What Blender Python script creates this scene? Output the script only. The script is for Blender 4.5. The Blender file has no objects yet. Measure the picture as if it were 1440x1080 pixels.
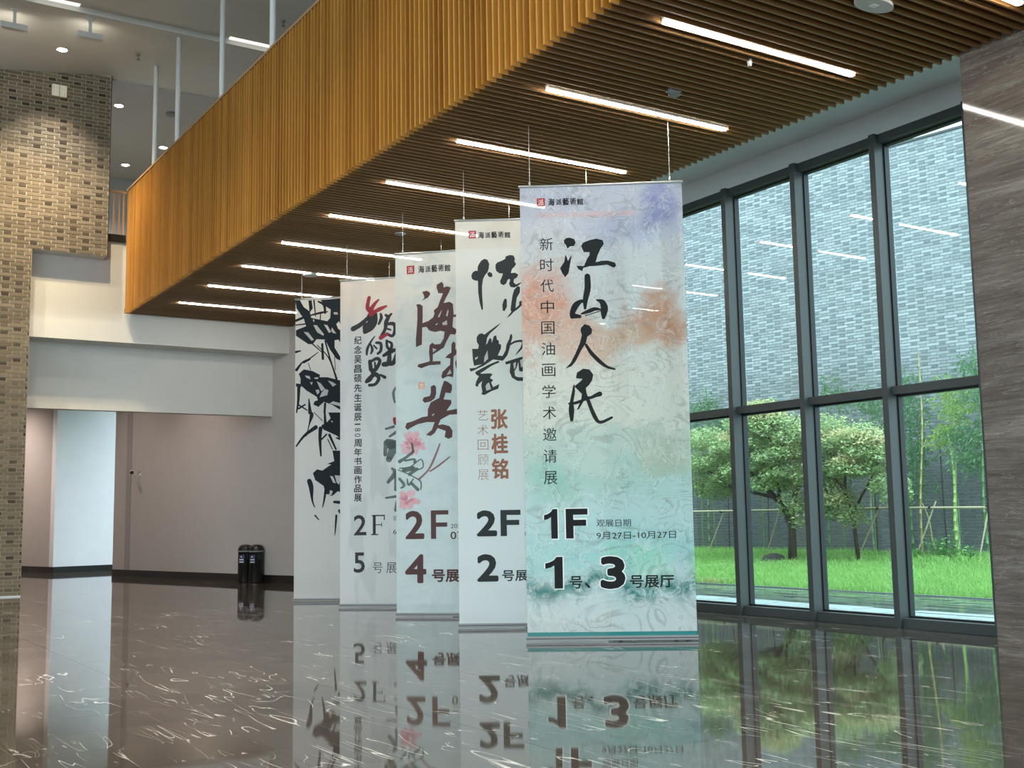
import bpy, bmesh, math, random
from mathutils import Vector, Matrix
random.seed(7)
S = bpy.context.scene
COL = S.collection

# ---------------------------------------------------------------- camera
def look_camera():
    f, p, r, yaw, h = 1603.88, .118791, -.0164952, .567169, 1.5
    fw = Vector((math.sin(yaw)*math.cos(p), math.cos(yaw)*math.cos(p), math.sin(p)))
    rt = Vector((math.cos(yaw), -math.sin(yaw), 0)); up = rt.cross(fw)
    R = math.cos(r)*rt + math.sin(r)*up; U = R.cross(fw)
    cd = bpy.data.cameras.new('camera'); cd.sensor_width = 36; cd.lens = f/1440*36
    cd.clip_start = .1; cd.clip_end = 400
    o = bpy.data.objects.new('camera', cd); COL.objects.link(o)
    m = Matrix((R, U, -fw)).transposed().to_4x4(); m.translation = Vector((0, 0, h))
    o.matrix_world = m; S.camera = o
look_camera()

# ---------------------------------------------------------------- sky: overcast, brighter overhead
W = bpy.data.worlds.new('overcast_sky'); S.world = W; W.use_nodes = True
nt = W.node_tree; nt.nodes.clear()
wo = nt.nodes.new('ShaderNodeOutputWorld'); bg = nt.nodes.new('ShaderNodeBackground')
tc = nt.nodes.new('ShaderNodeTexCoord'); sx = nt.nodes.new('ShaderNodeSeparateXYZ')
mr = nt.nodes.new('ShaderNodeMapRange'); mr.inputs[1].default_value = 0; mr.inputs[2].default_value = 1
mr.inputs[3].default_value = .45; mr.inputs[4].default_value = 1.35
mu = nt.nodes.new('ShaderNodeMath'); mu.operation = 'MULTIPLY'; mu.inputs[1].default_value = 2.35   # SKY STRENGTH
nt.links.new(tc.outputs['Generated'], sx.inputs[0]); nt.links.new(sx.outputs[2], mr.inputs[0])
nt.links.new(mr.outputs[0], mu.inputs[0]); nt.links.new(mu.outputs[0], bg.inputs[1])
bg.inputs[0].default_value = (.74, .90, 1.0, 1)
nt.links.new(bg.outputs[0], wo.inputs[0])

S.view_settings.view_transform = 'Standard'; S.view_settings.look = 'None'
S.view_settings.gamma = 1; S.view_settings.use_curve_mapping = False
S.view_settings.exposure = 1.42
S.cycles.use_denoising = True
S.cycles.max_bounces = 8; S.cycles.diffuse_bounces = 4; S.cycles.glossy_bounces = 4
S.cycles.transparent_max_bounces = 16; S.cycles.transmission_bounces = 6
S.cycles.sample_clamp_indirect = 6; S.cycles.caustics_reflective = False; S.cycles.caustics_refractive = False

LINEAR_L = 26.0      # strip lamps
WASH_W = 450.0       # wall washers
DOWN_W = 480.0       # recessed spots

# ---------------------------------------------------------------- helpers
def mesh_obj(name, verts, faces, mat=None, parent=None, smooth=False, loc=None):
    me = bpy.data.meshes.new(name); me.from_pydata(verts, [], faces); me.update()
    if mat: me.materials.append(mat)
    if smooth: me.shade_smooth()
    return link(name, me, parent, loc)
def link(name, me, parent=None, loc=None):
    o = bpy.data.objects.new(name, me); COL.objects.link(o)
    if parent: o.parent = parent
    if loc: o.location = loc
    return o
def root(name, label, cat, loc=(0, 0, 0), rz=0, group=None):
    o = bpy.data.objects.new(name, None); COL.objects.link(o); o.empty_display_size = .1
    o.location = loc; o.rotation_euler[2] = rz
    o['label'] = label; o['category'] = cat
    if group: o['group'] = group
    return o
def tag(o, label, cat, group=None):
    o['label'] = label; o['category'] = cat
    if group: o['group'] = group
    return o
def struct(o): o['kind'] = 'structure'; return o
def sroot(name, loc=(0, 0, 0)):
    o = bpy.data.objects.new(name, None); COL.objects.link(o); o.location = loc; o['kind'] = 'structure'; return o
class MB:
    def __init__(s): s.v = []; s.f = []; s.marks = []
    def box(s, x0, x1, y0, y1, z0, z1):
        n = len(s.v)
        s.v += [(x0,y0,z0),(x1,y0,z0),(x1,y1,z0),(x0,y1,z0),(x0,y0,z1),(x1,y0,z1),(x1,y1,z1),(x0,y1,z1)]
        s.f += [tuple(n+i for i in q) for q in ((0,3,2,1),(4,5,6,7),(0,1,5,4),(1,2,6,5),(2,3,7,6),(3,0,4,7))]
        return s
    def poly(s, pts):
        n = len(s.v); s.v += pts; s.f.append(tuple(range(n, n+len(pts)))); return s
    def prism(s, pts, z0, z1):   # pts ccw plan outline
        n = len(s.v); k = len(pts)
        s.v += [(x, y, z0) for x, y in pts] + [(x, y, z1) for x, y in pts]
        s.f.append(tuple(n+i for i in range(k))[::-1]); s.f.append(tuple(n+k+i for i in range(k)))
        for i in range(k): j = (i+1) % k; s.f.append((n+i, n+j, n+k+j, n+k+i))
        return s
    def tube(s, path, r, seg=8, cap=True):
        rs = r if isinstance(r, (list, tuple)) else [r]*len(path)
        P = [Vector(p) for p in path]; n0 = len(s.v); ref = None
        for i, p in enumerate(P):
            t = (P[min(i+1, len(P)-1)] - P[max(i-1, 0)]).normalized()
            if ref is None: ref = t.orthogonal().normalized()
            ref = (ref - t*ref.dot(t)).normalized(); b = t.cross(ref)
            for k in range(seg):
                a = 2*math.pi*k/seg; s.v.append(tuple(p + rs[i]*(math.cos(a)*ref + math.sin(a)*b)))
        for i in range(len(P)-1):
            for k in range(seg):
                a = n0+i*seg+k; b = n0+i*seg+(k+1) % seg; s.f.append((a, b, b+seg, a+seg))
        if cap:
            s.f.append(tuple(n0+k for k in range(seg))[::-1]); s.f.append(tuple(n0+(len(P)-1)*seg+k for k in range(seg)))
        return s
    def lathe(s, prof, seg=24, c=(0, 0, 0)):   # prof (r, z) bottom to top
        n0 = len(s.v)
        for r, z in prof:
            for k in range(seg):
                a = 2*math.pi*k/seg; s.v.append((c[0]+r*math.cos(a), c[1]+r*math.sin(a), c[2]+z))
        for i in range(len(prof)-1):
            for k in range(seg):
                a = n0+i*seg+k; b = n0+i*seg+(k+1) % seg; s.f.append((a, b, b+seg, a+seg))
        s.f.append(tuple(n0+k for k in range(seg))[::-1]); s.f.append(tuple(n0+(len(prof)-1)*seg+k for k in range(seg)))
        return s
    def obj(s, name, mat, parent=None, smooth=False, loc=None):
        return mesh_obj(name, s.v, s.f, mat, parent, smooth, loc)
    def mesh(s, name, mat):
        me = bpy.data.meshes.new(name); me.from_pydata(s.v, [], s.f); me.update(); me.materials.append(mat); return me

# ---------------------------------------------------------------- materials
class N:
    def __init__(s, name):
        s.m = bpy.data.materials.new(name); s.m.use_nodes = True; s.t = s.m.node_tree; s.t.nodes.clear()
        s.out = s.t.nodes.new('ShaderNodeOutputMaterial')
    def n(s, typ, **kw):
        x = s.t.nodes.new('ShaderNode'+typ)
        for k, v in kw.items():
            if k[0] == 'i' and k[1:].isdigit(): s.put(x.inputs[int(k[1:])], v)
            elif k[0] == 'I': s.put(x.inputs[k[1:].replace('_', ' ')], v)
            else: setattr(x, k, v)
        return x
    def put(s, sock, v):
        if isinstance(v, bpy.types.NodeSocket): s.t.links.new(v, sock)
        elif isinstance(v, bpy.types.Node): s.t.links.new(v.outputs[0], sock)
        else:
            if isinstance(v, tuple) and len(v) == 3 and sock.type == 'RGBA': v = (*v, 1)
            sock.default_value = v
    def math(s, op, a, b=0.0, clamp=False): x = s.n('Math', operation=op, i0=a, i1=b); x.use_clamp = clamp; return x.outputs[0]
    def mix(s, f, a, b, mode='MIX'):
        x = s.t.nodes.new('ShaderNodeMix'); x.data_type = 'RGBA'; x.blend_type = mode
        s.put(x.inputs[0], f); s.put(x.inputs[6], a); s.put(x.inputs[7], b); return x.outputs[2]
    def noise(s, vec=None, scale=5., detail=3., rough=.5, dist=0., dim='3D'):
        x = s.n('TexNoise', IScale=scale, IDetail=detail, IRoughness=rough, IDistortion=dist)
        if vec is not None: s.put(x.inputs['Vector'], vec)
        return x.outputs[0]
    def mapv(s, vec, scale=(1,1,1), loc=(0,0,0), rot=(0,0,0)):
        x = s.n('Mapping'); s.put(x.inputs[0], vec); x.inputs[1].default_value = loc; x.inputs[2].default_value = rot; x.inputs[3].default_value = scale; return x.outputs[0]
    def rng(s, v, a, b, c=0., d=1.): x = s.n('MapRange', i0=v, i1=a, i2=b, i3=c, i4=d); return x.outputs[0]
    def ramp(s, v, stops):
        x = s.n('ValToRGB', i0=v); e = x.color_ramp.elements
        while len(e) < len(stops): e.new(.5)
        for el, (p, c) in zip(e, stops): el.position = p; el.color = (*c, 1)
        return x.outputs[0]
    def bump(s, h, strength=.3, dist=.01): return s.n('Bump', IHeight=h, IStrength=strength, IDistance=dist).outputs[0]
    def bsdf(s, col, rough=.6, **kw):
        b = s.n('BsdfPrincipled'); s.put(b.inputs['Base Color'], col); s.put(b.inputs['Roughness'], rough)
        for k, v in kw.items(): s.put(b.inputs[k.replace('_', ' ')], v)
        s.surf(b); return b
    def surf(s, x): s.t.links.new(x.outputs[0], s.out.inputs[0])
    def pos(s): return s.n('NewGeometry').outputs['Position']
    def objc(s): return s.n('TexCoord').outputs['Object']
    def rnd(s): return s.n('ObjectInfo').outputs['Random']

def m_plain(name, col, rough=.6, var=.04, metallic=0., sc=3.):
    n = N(name); c = n.mix(n.noise(n.pos(), sc, 3), tuple(x*(1-var) for x in col), tuple(min(1, x*(1+var)) for x in col))
    n.bsdf(c, rough, Metallic=metallic); return n.m
def m_emit(name, col, s):
    n = N(name); e = n.n('Emission', IColor=col, IStrength=s); n.surf(e); return n.m
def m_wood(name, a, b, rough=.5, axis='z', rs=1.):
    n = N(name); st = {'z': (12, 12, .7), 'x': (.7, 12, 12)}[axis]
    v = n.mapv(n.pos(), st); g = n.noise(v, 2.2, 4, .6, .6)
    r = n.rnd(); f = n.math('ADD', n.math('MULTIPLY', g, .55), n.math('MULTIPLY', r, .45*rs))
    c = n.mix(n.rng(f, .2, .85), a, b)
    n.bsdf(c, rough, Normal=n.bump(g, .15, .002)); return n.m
def m_brick(name, lo, hi, dark, rough=.85):
    n = N(name); at = n.n('Attribute', attribute_name='tone'); t = at.outputs['Fac']
    g = n.noise(n.mapv(n.pos(), (9, 9, 30)), 2.0, 4, .65)
    g2 = n.noise(n.pos(), .35, 2, .5)
    f = n.math('ADD', n.math('MULTIPLY', t, .6), n.math('MULTIPLY', g, .5))
    c = n.mix(n.rng(f, .2, .95), lo, hi)
    c = n.mix(n.rng(t, .0, .14, 1., 0.), c, dark)
    c = n.mix(n.rng(g2, .3, .7, .0, .25), c, lo)
    n.bsdf(c, rough, Normal=n.bump(n.noise(n.pos(), 60, 4, .6), .5, .004)); return n.m

M = {}
M['white'] = m_plain('white_plaster', (.60, .595, .565), .75)
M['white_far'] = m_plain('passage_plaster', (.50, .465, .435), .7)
M['ceil'] = m_plain('ceiling_paint', (.60, .585, .53), .8)
M['soffit'] = m_plain('soffit_paint', (.62, .66, .66), .8)
M['dark'] = m_plain('black_skirting', (.012, .011, .010), .35)
M['frame'] = m_plain('grey_aluminium_frame', (.056, .066, .064), .42, .02)
M['gasket'] = m_plain('black_gasket', (.006, .007, .008), .5)
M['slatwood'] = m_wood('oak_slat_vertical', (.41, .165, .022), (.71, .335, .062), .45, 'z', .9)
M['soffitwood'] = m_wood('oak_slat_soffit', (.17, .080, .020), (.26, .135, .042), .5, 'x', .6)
M['woodback'] = m_plain('brown_backing_board', (.05, .02, .003), .7)
M['darkback'] = m_plain('dark_void_board', (.022, .012, .006), .9)
M['railwood'] = m_plain('brown_handrail', (.48, .28, .14), .5)
M['mortar'] = m_plain('pale_mortar', (.40, .345, .25), .95, .1, 0, 8)
M['brick'] = m_brick('grey_brown_brick', (.072, .054, .033), (.205, .17, .118), (.022, .014, .007))
M['xmortar'] = m_plain('outdoor_mortar', (.28, .30, .31), .95, .15, 0, 4)
M['steel'] = m_plain('bright_metal', (.50, .50, .48), .35, .02, .6)
M['barmetal'] = m_plain('dull_bar_metal', (.26, .26, .255), .45, .02, .2)
M['paintsteel'] = m_plain('white_painted_steel', (.88, .88, .86), .35, .02)
M['lampwhite'] = m_emit('strip_lamp_diffuser', (1, .955, .87), LINEAR_L)
M['downglow'] = m_emit('downlight_diffuser', (1, .93, .80), 14)
M['slotglow'] = m_emit('slot_spill_glow', (1, .95, .88), .45)  # glow standing for spotlight spill in the slot, not a lamp
M['plastic'] = m_plain('cream_plastic', (.72, .67, .53), .5)
M['lightplastic'] = m_plain('pale_plastic', (.55, .55, .52), .5)
M['greyplastic'] = m_plain('grey_plastic', (.20, .20, .20), .5)
M['blacksteel'] = m_plain('black_lacquered_steel', (.02, .019, .018), .18, .02, .3)
M['inkblack'] = m_plain('black_ink', (.012, .013, .016), .55)

def m_glass():
    n = N('tinted_window_glass')
    fr = n.n('Fresnel'); n.put(fr.inputs[0], n.rng(n.n('NewGeometry').outputs['Backfacing'], 0, 1, 1.5, 1/1.5))
    tr = n.n('BsdfTransparent', IColor=(.78, .90, .885)); gl = n.n('BsdfGlossy', IColor=(.95, 1, 1), IRoughness=.0)
    w = n.noise(n.mapv(n.pos(), (1, .5, .35)), 1.1, 1)
    gl.inputs['Normal'].default_value = (0, 0, 0); n.put(gl.inputs['Normal'], n.bump(w, .04, .02))
    f = n.math('MULTIPLY', fr.outputs[0], 1.7, True)
    mx = n.n('MixShader'); n.put(mx.inputs[0], f); n.put(mx.inputs[1], tr); n.put(mx.inputs[2], gl); n.surf(mx); return n.m
M['glass'] = m_glass()

def m_xbrick():
    n = N('outdoor_grey_brick'); t = n.n('Attribute', attribute_name='tone').outputs['Fac']
    p = n.pos(); z = n.n('SeparateXYZ', i0=p).outputs[2]
    g = n.noise(n.mapv(p, (6, 6, 20)), 2., 4, .65); big = n.noise(p, .45, 3, .5)
    c = n.mix(n.rng(n.math('ADD', n.math('MULTIPLY', t, .65), n.math('MULTIPLY', g, .4)), .2, .95), (.175, .195, .20), (.40, .425, .43))
    c = n.mix(n.rng(t, 0, .12, .8, 0), c, (.15, .18, .19))
    # tree shade and mossy damp, both darkened into the lower courses
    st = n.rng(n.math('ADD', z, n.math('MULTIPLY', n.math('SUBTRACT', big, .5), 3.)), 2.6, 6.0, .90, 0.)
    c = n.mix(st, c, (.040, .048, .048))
    n.bsdf(c, .8, Normal=n.bump(g, .4, .006)); return n.m
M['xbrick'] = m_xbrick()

def m_floor():
    n = N('polished_brown_marble')
    p = n.pos(); r = n.rnd()
    off = n.n('CombineXYZ', i0=n.math('MULTIPLY', r, 3.7), i1=n.math('MULTIPLY', r, 1.9), i2=n.math('MULTIPLY', r, 5.)).outputs[0]
    v = n.n('VectorMath', operation='ADD', i0=p, i1=off).outputs[0]
    soft = n.noise(n.mapv(v, (1.4, .5, 1)), 1.2, 5, .6, .8)
    base = n.mix(n.rng(soft, .3, .7), (.034, .027, .021), (.070, .056, .044))
    base = n.mix(n.math('MULTIPLY', r, .6), base, (.085, .069, .055))
    def vein(sc, st, wd, rot, seed, det=3.):
        q = n.mapv(v, st, (seed, seed*.7, 0), (0, 0, rot))
        a = n.math('ABSOLUTE', n.math('SUBTRACT', n.noise(q, sc, det, .55, .5), .5))
        mk = n.rng(n.noise(n.mapv(v, (1, 1, 1), (seed*3, 1, 0)), .9, 2), .44, .58)
        return n.math('MULTIPLY', n.rng(a, 0, wd, 1, 0), mk)
    v1 = vein(1.0, (1.9, .26, 1), .0050, .16, 3.1)
    v2 = vein(1.9, (1.7, .30, 1), .0042, .35, 7.7)
    v3 = vein(1.3, (2.6, .16, 1), .0036, .22, 12.9, 2.)
    vv = n.math('MAXIMUM', n.math('MAXIMUM', v1, n.math('MULTIPLY', v2, .55)), n.math('MULTIPLY', v3, .6))
    c = n.mix(vv, base, (.72, .68, .60))
    wob = n.noise(n.mapv(p, (1, 1, 1)), 1.3, 2)
    n.bsdf(c, .035, IOR=1.53, Normal=n.bump(wob, .05, .012)); return n.m
M['floor'] = m_floor()

def m_marble():
    n = N('grey_brown_travertine_wall'); p = n.pos()
    d = n.noise(n.mapv(p, (1, .25, 1)), .9, 2)
    q = n.n('VectorMath', operation='ADD', i0=n.mapv(p, (.5, .34, 3.0)), i1=n.n('CombineXYZ', i2=n.math('MULTIPLY', d, .9)).outputs[0]).outputs[0]
    a = n.noise(q, 1.5, 8, .70, .35)
    b = n.noise(n.mapv(q, (1, 1, 4)), 3.5, 4, .6)
    f = n.math('ADD', n.math('MULTIPLY', a, .75), n.math('MULTIPLY', b, .25))
    c = n.ramp(f, [(.30, (.050, .040, .034)), (.42, (.105, .086, .072)), (.55, (.165, .140, .120)), (.64, (.25, .22, .19)), (.72, (.42, .38, .34))])
    l1 = n.math('ABSOLUTE', n.math('SUBTRACT', n.noise(n.mapv(q, (1, 1, 1.3)), 2.3, 4, .6, .6), .5)); l2 = n.math('ABSOLUTE', n.math('SUBTRACT', n.noise(n.mapv(q, (1.4, 1.4, 2), (7, 3, 1)), 1.9, 5, .6, .5), .47))
    c = n.mix(n.rng(l1, 0, .010, .55, 0), c, (.05, .04, .033)); c = n.mix(n.rng(l2, 0, .006, .5, 0), c, (.46, .42, .36))
    n.bsdf(c, .06, IOR=1.5); return n.m
M['marble'] = m_marble()

def m_paving():
    n = N('wet_stone_paving'); p = n.pos(); r = n.n('Attribute', attribute_name='tone').outputs['Fac']
    g = n.noise(p, 4, 4, .6); s = n.noise(n.mapv(p, (3.5, .5, 1)), 1.4, 4, .6)
    c = n.mix(n.math('ADD', n.math('MULTIPLY', g, .5), n.math('MULTIPLY', r, .5)), (.05, .06, .06), (.20, .23, .22))
    n.bsdf(c, n.rng(s, .35, .65, .03, .22), IOR=1.5, Normal=n.bump(s, .25, .02)); return n.m
M['paving'] = m_paving()
M['granite'] = m_plain('pale_wet_granite', (.38, .43, .43), .35, .25, 0, 3)

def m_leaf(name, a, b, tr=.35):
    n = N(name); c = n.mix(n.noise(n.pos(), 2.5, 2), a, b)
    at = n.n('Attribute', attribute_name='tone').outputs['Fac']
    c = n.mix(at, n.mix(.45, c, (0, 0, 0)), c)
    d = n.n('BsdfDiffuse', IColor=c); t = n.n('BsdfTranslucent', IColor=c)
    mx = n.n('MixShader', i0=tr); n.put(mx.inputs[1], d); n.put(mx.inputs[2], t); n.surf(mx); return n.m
M['maple'] = m_leaf('maple_leaf', (.26, .42, .20), (.66, .74, .40))
M['mapletip'] = m_leaf('maple_leaf_turning', (.62, .68, .34), (.82, .66, .44))
M['bamboo_leaf'] = m_leaf('bamboo_leaf', (.11, .24, .13), (.26, .42, .22))
M['bamboo_yellow'] = m_leaf('bamboo_leaf_yellow', (.22, .42, .12), (.55, .66, .22))
M['grass'] = m_leaf('fresh_grass', (.25, .50, .13), (.45, .70, .25), .45)
M['ground'] = m_leaf('ground_leaf', (.15, .45, .12), (.35, .65, .25))
M['soil'] = m_plain('grassy_soil', (.07, .16, .03), .95, .3, 0, 1)
M['bark'] = m_plain('dark_bark', (.035, .03, .026), .9, .3, 0, 12)
M['culm_green'] = m_plain('green_culm', (.10, .22, .07), .4, .3)
M['culm_lime'] = m_plain('lime_culm', (.34, .50, .12), .4, .2)
M['culm_gold'] = m_plain('golden_culm', (.42, .36, .14), .4, .2)
M['culm_pale'] = m_plain('pale_culm', (.32, .38, .28), .4, .2)
M['pole'] = m_plain('weathered_bamboo_pole', (.45, .37, .24), .6, .25)
# ================================================================ SETTING
XW, XG, XB = 12.47, 12.69, 6.66      # mullion faces, glass plane, balcony face
ZS, ZT, ZH = 6.58, 9.62, 6.68        # slat underside, balcony top, window head
ZC = 12.3
CF = (ZC-1.5)/10.6
PITCH = .13
LAMP_Y = [4.31, 6.455] + [8.6+2.145*k for k in range(9)]

# ---- floor of polished marble slabs (1.48 x 0.75 m)
fl = sroot('floor')
TX, TY, gap = 1.48, .75, .0015
def tile_mesh(nx, ny):
    return MB().box(gap, TX*nx-gap, gap, TY*ny-gap, -.03, 0).mesh('tile', M['floor'])
tm = tile_mesh(1, 1); cand = []; rest = MB()
cam2 = (math.sin(.567169), math.cos(.567169))
for i in range(-9, 9):
    for j in range(-10, 62):
        x, y = 1.37+TX*i-TX*0, 7.5+TY*(j-8)
        if x+TX > 12.69: continue
        cx, cy = x+TX/2, y+TY/2
        dep = cx*cam2[0]+cy*cam2[1]; lat = cx*cam2[1]-cy*cam2[0]
        vis = dep > 5.5 and abs(lat) < .47*dep+1
        cand.append((0 if vis else 1, dep, x, y))
cand.sort()
for n_, (v_, d_, x, y) in enumerate(cand):
    if n_ < 298: link('tile', tm, fl, (x, y, 0))
    else: rest.box(x+gap, x+TX-gap, y+gap, y+TY-gap, -.03, 0)
o = rest.obj('distant_tiles', M['floor'], fl); o['kind'] = 'stuff'
MB().box(-12, 12.69, -6, 46, -.2, -.022).obj('tile_bed', M['woodback'], fl)
bl = MB()   # slab margin beside the window, cut to the wall
xl = 1.37+TX*7
for j in range(-10, 62): bl.box(xl+gap, 12.47, 7.5+TY*(j-8)+gap, 7.5+TY*(j-7)-gap, -.03, -.0005)
o = bl.obj('border_tiles', M['floor'], fl); o['kind'] = 'stuff'

# ---- brick walls: alternating stretchers and headers, every brick real
def bricks(name, wall, mat, along, face_at, segs, z0, z1, course, ls, lh, proud, near, rough=.004):
    """along: 'x' (wall faces -y) or 'y' (wall faces -x); segs: [(a0,a1,z0,z1)]"""
    j = .012; out = []
    nrow = int((z1-z0)/course)
    for r in range(nrow):
        z = z0+r*course; step = ls+lh; a_min = min(s[0] for s in segs); a_max = max(s[1] for s in segs)
        a = a_min - random.uniform(0, .018) - (0 if r % 2 else step*.5); k = 0
        while a < a_max:
            L = ls if k % 2 == 0 else lh
            for (s0, s1, q0, q1) in segs:
                if z >= q0-.001 and z+course <= q1+.03:
                    b0, b1 = max(a, s0), min(a+L, s1)
                    if b1-b0 > .05:
                        t = random.random()
                        if k % 2: t = t*.12 if random.random() < .5 else .14+.7*t
                        else: t = .28+.72*t
                        out.append((b0+j/2, b1-j/2, z+j/2, z+course-j/2, t, random.uniform(0, rough)))
            a += L; k += 1
    out.sort(key=lambda q: near(q))
    def faces(q, base=(0, 0)):
        b0, b1, c0, c1, t, pr = q; d = proud+pr; e = .004
        if along == 'x':
            f = lambda a_, dd, z_: (a_, face_at-dd, z_)
        else:
            f = lambda a_, dd, z_: (face_at-dd, a_, z_)
        back = [f(b0, -.02, c0), f(b1, -.02, c0), f(b1, -.02, c1), f(b0, -.02, c1)]
        fr = [f(b0+e, d, c0+e), f(b1-e, d, c0+e), f(b1-e, d, c1-e), f(b0+e, d, c1-e)]
        fs = [(4,5,6,7), (0,1,5,4), (1,2,6,5), (2,3,7,6), (3,0,4,7)]
        if along == 'y': fs = [q_[::-1] for q_ in fs]
        return back+fr, fs
    big_v, big_f, big_t = [], [], []
    for i, q in enumerate(out):
        v, fs = faces(q)
        if i < 300:
            me = bpy.data.meshes.new('brick'); 
            c = Vector(v[0]); me.from_pydata([tuple(Vector(p)-c) for p in v], [], fs); me.update(); me.materials.append(mat)
            at = me.attributes.new('tone', 'FLOAT', 'FACE'); at.data.foreach_set('value', [q[4]]*5)
            link('brick', me, wall, c)
        else:
            n = len(big_v); big_v += v; big_f += [tuple(n+w for w in f) for f in fs]; big_t += [q[4]]*5
    if big_v:
        o = mesh_obj(name, big_v, big_f, mat, wall); o['kind'] = 'stuff'
        at = o.data.attributes.new('tone', 'FLOAT', 'FACE'); at.data.foreach_set('value', big_t)

wb = sroot('wall_left')
YB = 27.4
core = MB().box(-9, 4.5, YB, YB+.4, 0, 7.85).box(-9, 6.15, YB, YB+.4, 7.85, ZC)
core.obj('mortar_backing', M['mortar'], wb)
bricks('far_bricks', wb, M['brick'], 'x', YB, [(-3, 4.5, 0, 7.85), (-3, 6.15, 7.85, ZC)], .02, ZC, .088, .385, .18, .010,
       lambda q: -q[0]*1.0 + abs(q[2]-5)*.05 if q[0] > 2.8 and q[0] < 9 else 50-q[0])
MB().box(-9, 4.5, YB-.012, YB+.01, 0, .03).obj('base_strip', M['steel'], wb)
MB().box(4.53, 6.15, YB+.004, YB+.4, 7.842, 7.86).obj('lintel_underside', M['white'], wb)
MB().box(4.485, 4.501, YB+.012, YB+1.1, 0, 7.8).obj('return_plaster', M['white'], wb)
MB().box(6.15, 6.17, YB+.002, YB+.4, 7.85, ZC).obj('upper_return_plaster', M['brick'], wb)

# ---- white upper panel, recessed beam and passage walls behind
YP = 27.8
wbk = sroot('wall_back')
MB().box(4.53, 10.93, YP, YP+.7, 5.88, 8.31).obj('upper_panel', M['white'], wbk)
MB().box(4.53, 10.75, YP+.7, YP+.95, 4.30, 8.31).obj('recessed_beam', M['white'], wbk)
MB().box(10.93, 12.9, YP-.05, YP+.3, 4.3, 8.6).obj('end_panel', M['white'], wbk)
# side wall running back, 13 degrees off the hall's grid
ws = sroot('wall_right')
P0 = Vector((10.93, 27.55)); P1 = Vector((8.62, 36.6)); d = (P1-P0).normalized(); P2 = P0 - d*7.3
nrm = Vector((-d.y, d.x))     # points to the passage (left)
if nrm.x > 0: nrm = -nrm
def slab(a, b, th, z0, z1, side=-1):
    n = nrm*side*th; return MB().prism([(a.x, a.y), (b.x, b.y), (b.x+n.x, b.y+n.y), (a.x+n.x, a.y+n.y)], z0, z1)
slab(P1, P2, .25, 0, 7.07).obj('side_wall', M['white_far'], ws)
def along(t, off=0.): q = P0+d*t+nrm*off; return q
L01 = (P1-P0).length
slab(along(L01-1.05, .012), along(L01-.75, .012), .014, 0, 6.6).obj('wall_groove', m_plain('groove_paint', (.36, .335, .32), .7), ws)
MB().prism([tuple(along(-7.3, .018)), tuple(along(L01, .018)), tuple(along(L01, -.004)), tuple(along(-7.3, -.004))], 0, .2).obj('skirting', M['dark'], ws)
wf = sroot('wall_far')
e = Vector((-d.y, d.x)); e = e if e.x > 0 else -e        # across the passage, to the right
C0 = Vector((7.66, 40.7)); C1 = C0+e*7; C2 = C0+d*5
n3 = d*.3
MB().prism([tuple(C0), tuple(C1), tuple(C1+n3), tuple(C0+n3)], 0, 6.8).obj('cross_wall', m_plain('cross_wall_daylit', (.86, .88, .90), .6), wf)  # cool daylight on this face is put into its colour
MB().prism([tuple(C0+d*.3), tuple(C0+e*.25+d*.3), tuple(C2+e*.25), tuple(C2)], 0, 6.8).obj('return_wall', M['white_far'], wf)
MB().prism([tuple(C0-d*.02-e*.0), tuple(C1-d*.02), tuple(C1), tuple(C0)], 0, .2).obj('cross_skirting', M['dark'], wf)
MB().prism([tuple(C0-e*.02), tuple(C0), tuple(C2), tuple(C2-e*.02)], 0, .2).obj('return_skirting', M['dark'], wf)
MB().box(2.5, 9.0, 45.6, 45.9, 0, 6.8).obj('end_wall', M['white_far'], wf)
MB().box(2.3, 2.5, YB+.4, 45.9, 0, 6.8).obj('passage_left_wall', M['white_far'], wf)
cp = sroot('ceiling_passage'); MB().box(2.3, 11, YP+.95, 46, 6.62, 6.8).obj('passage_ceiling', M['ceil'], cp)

# ---- marble wall at the right, runs towards the camera
wm = sroot('wall_marble')
XM = 10.87; y = 7.62; k = 0
while y > -5.9:
    y2 = max(y-1.6, -6.0)
    for z0, z1 in ((0, 2.4), (2.4, 4.8), (4.8, 7.07)):
        MB().box(0, .12, y2-y+.001, -.001, z0+.001, z1-.001).obj('marble_slab', M['marble'], wm, False, (XM, y, 0))
    y = y2
MB().box(XM+.12, 12.8, -6, 7.6, 0, 7.07).obj('wall_core', M['soffit'], wm)

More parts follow.
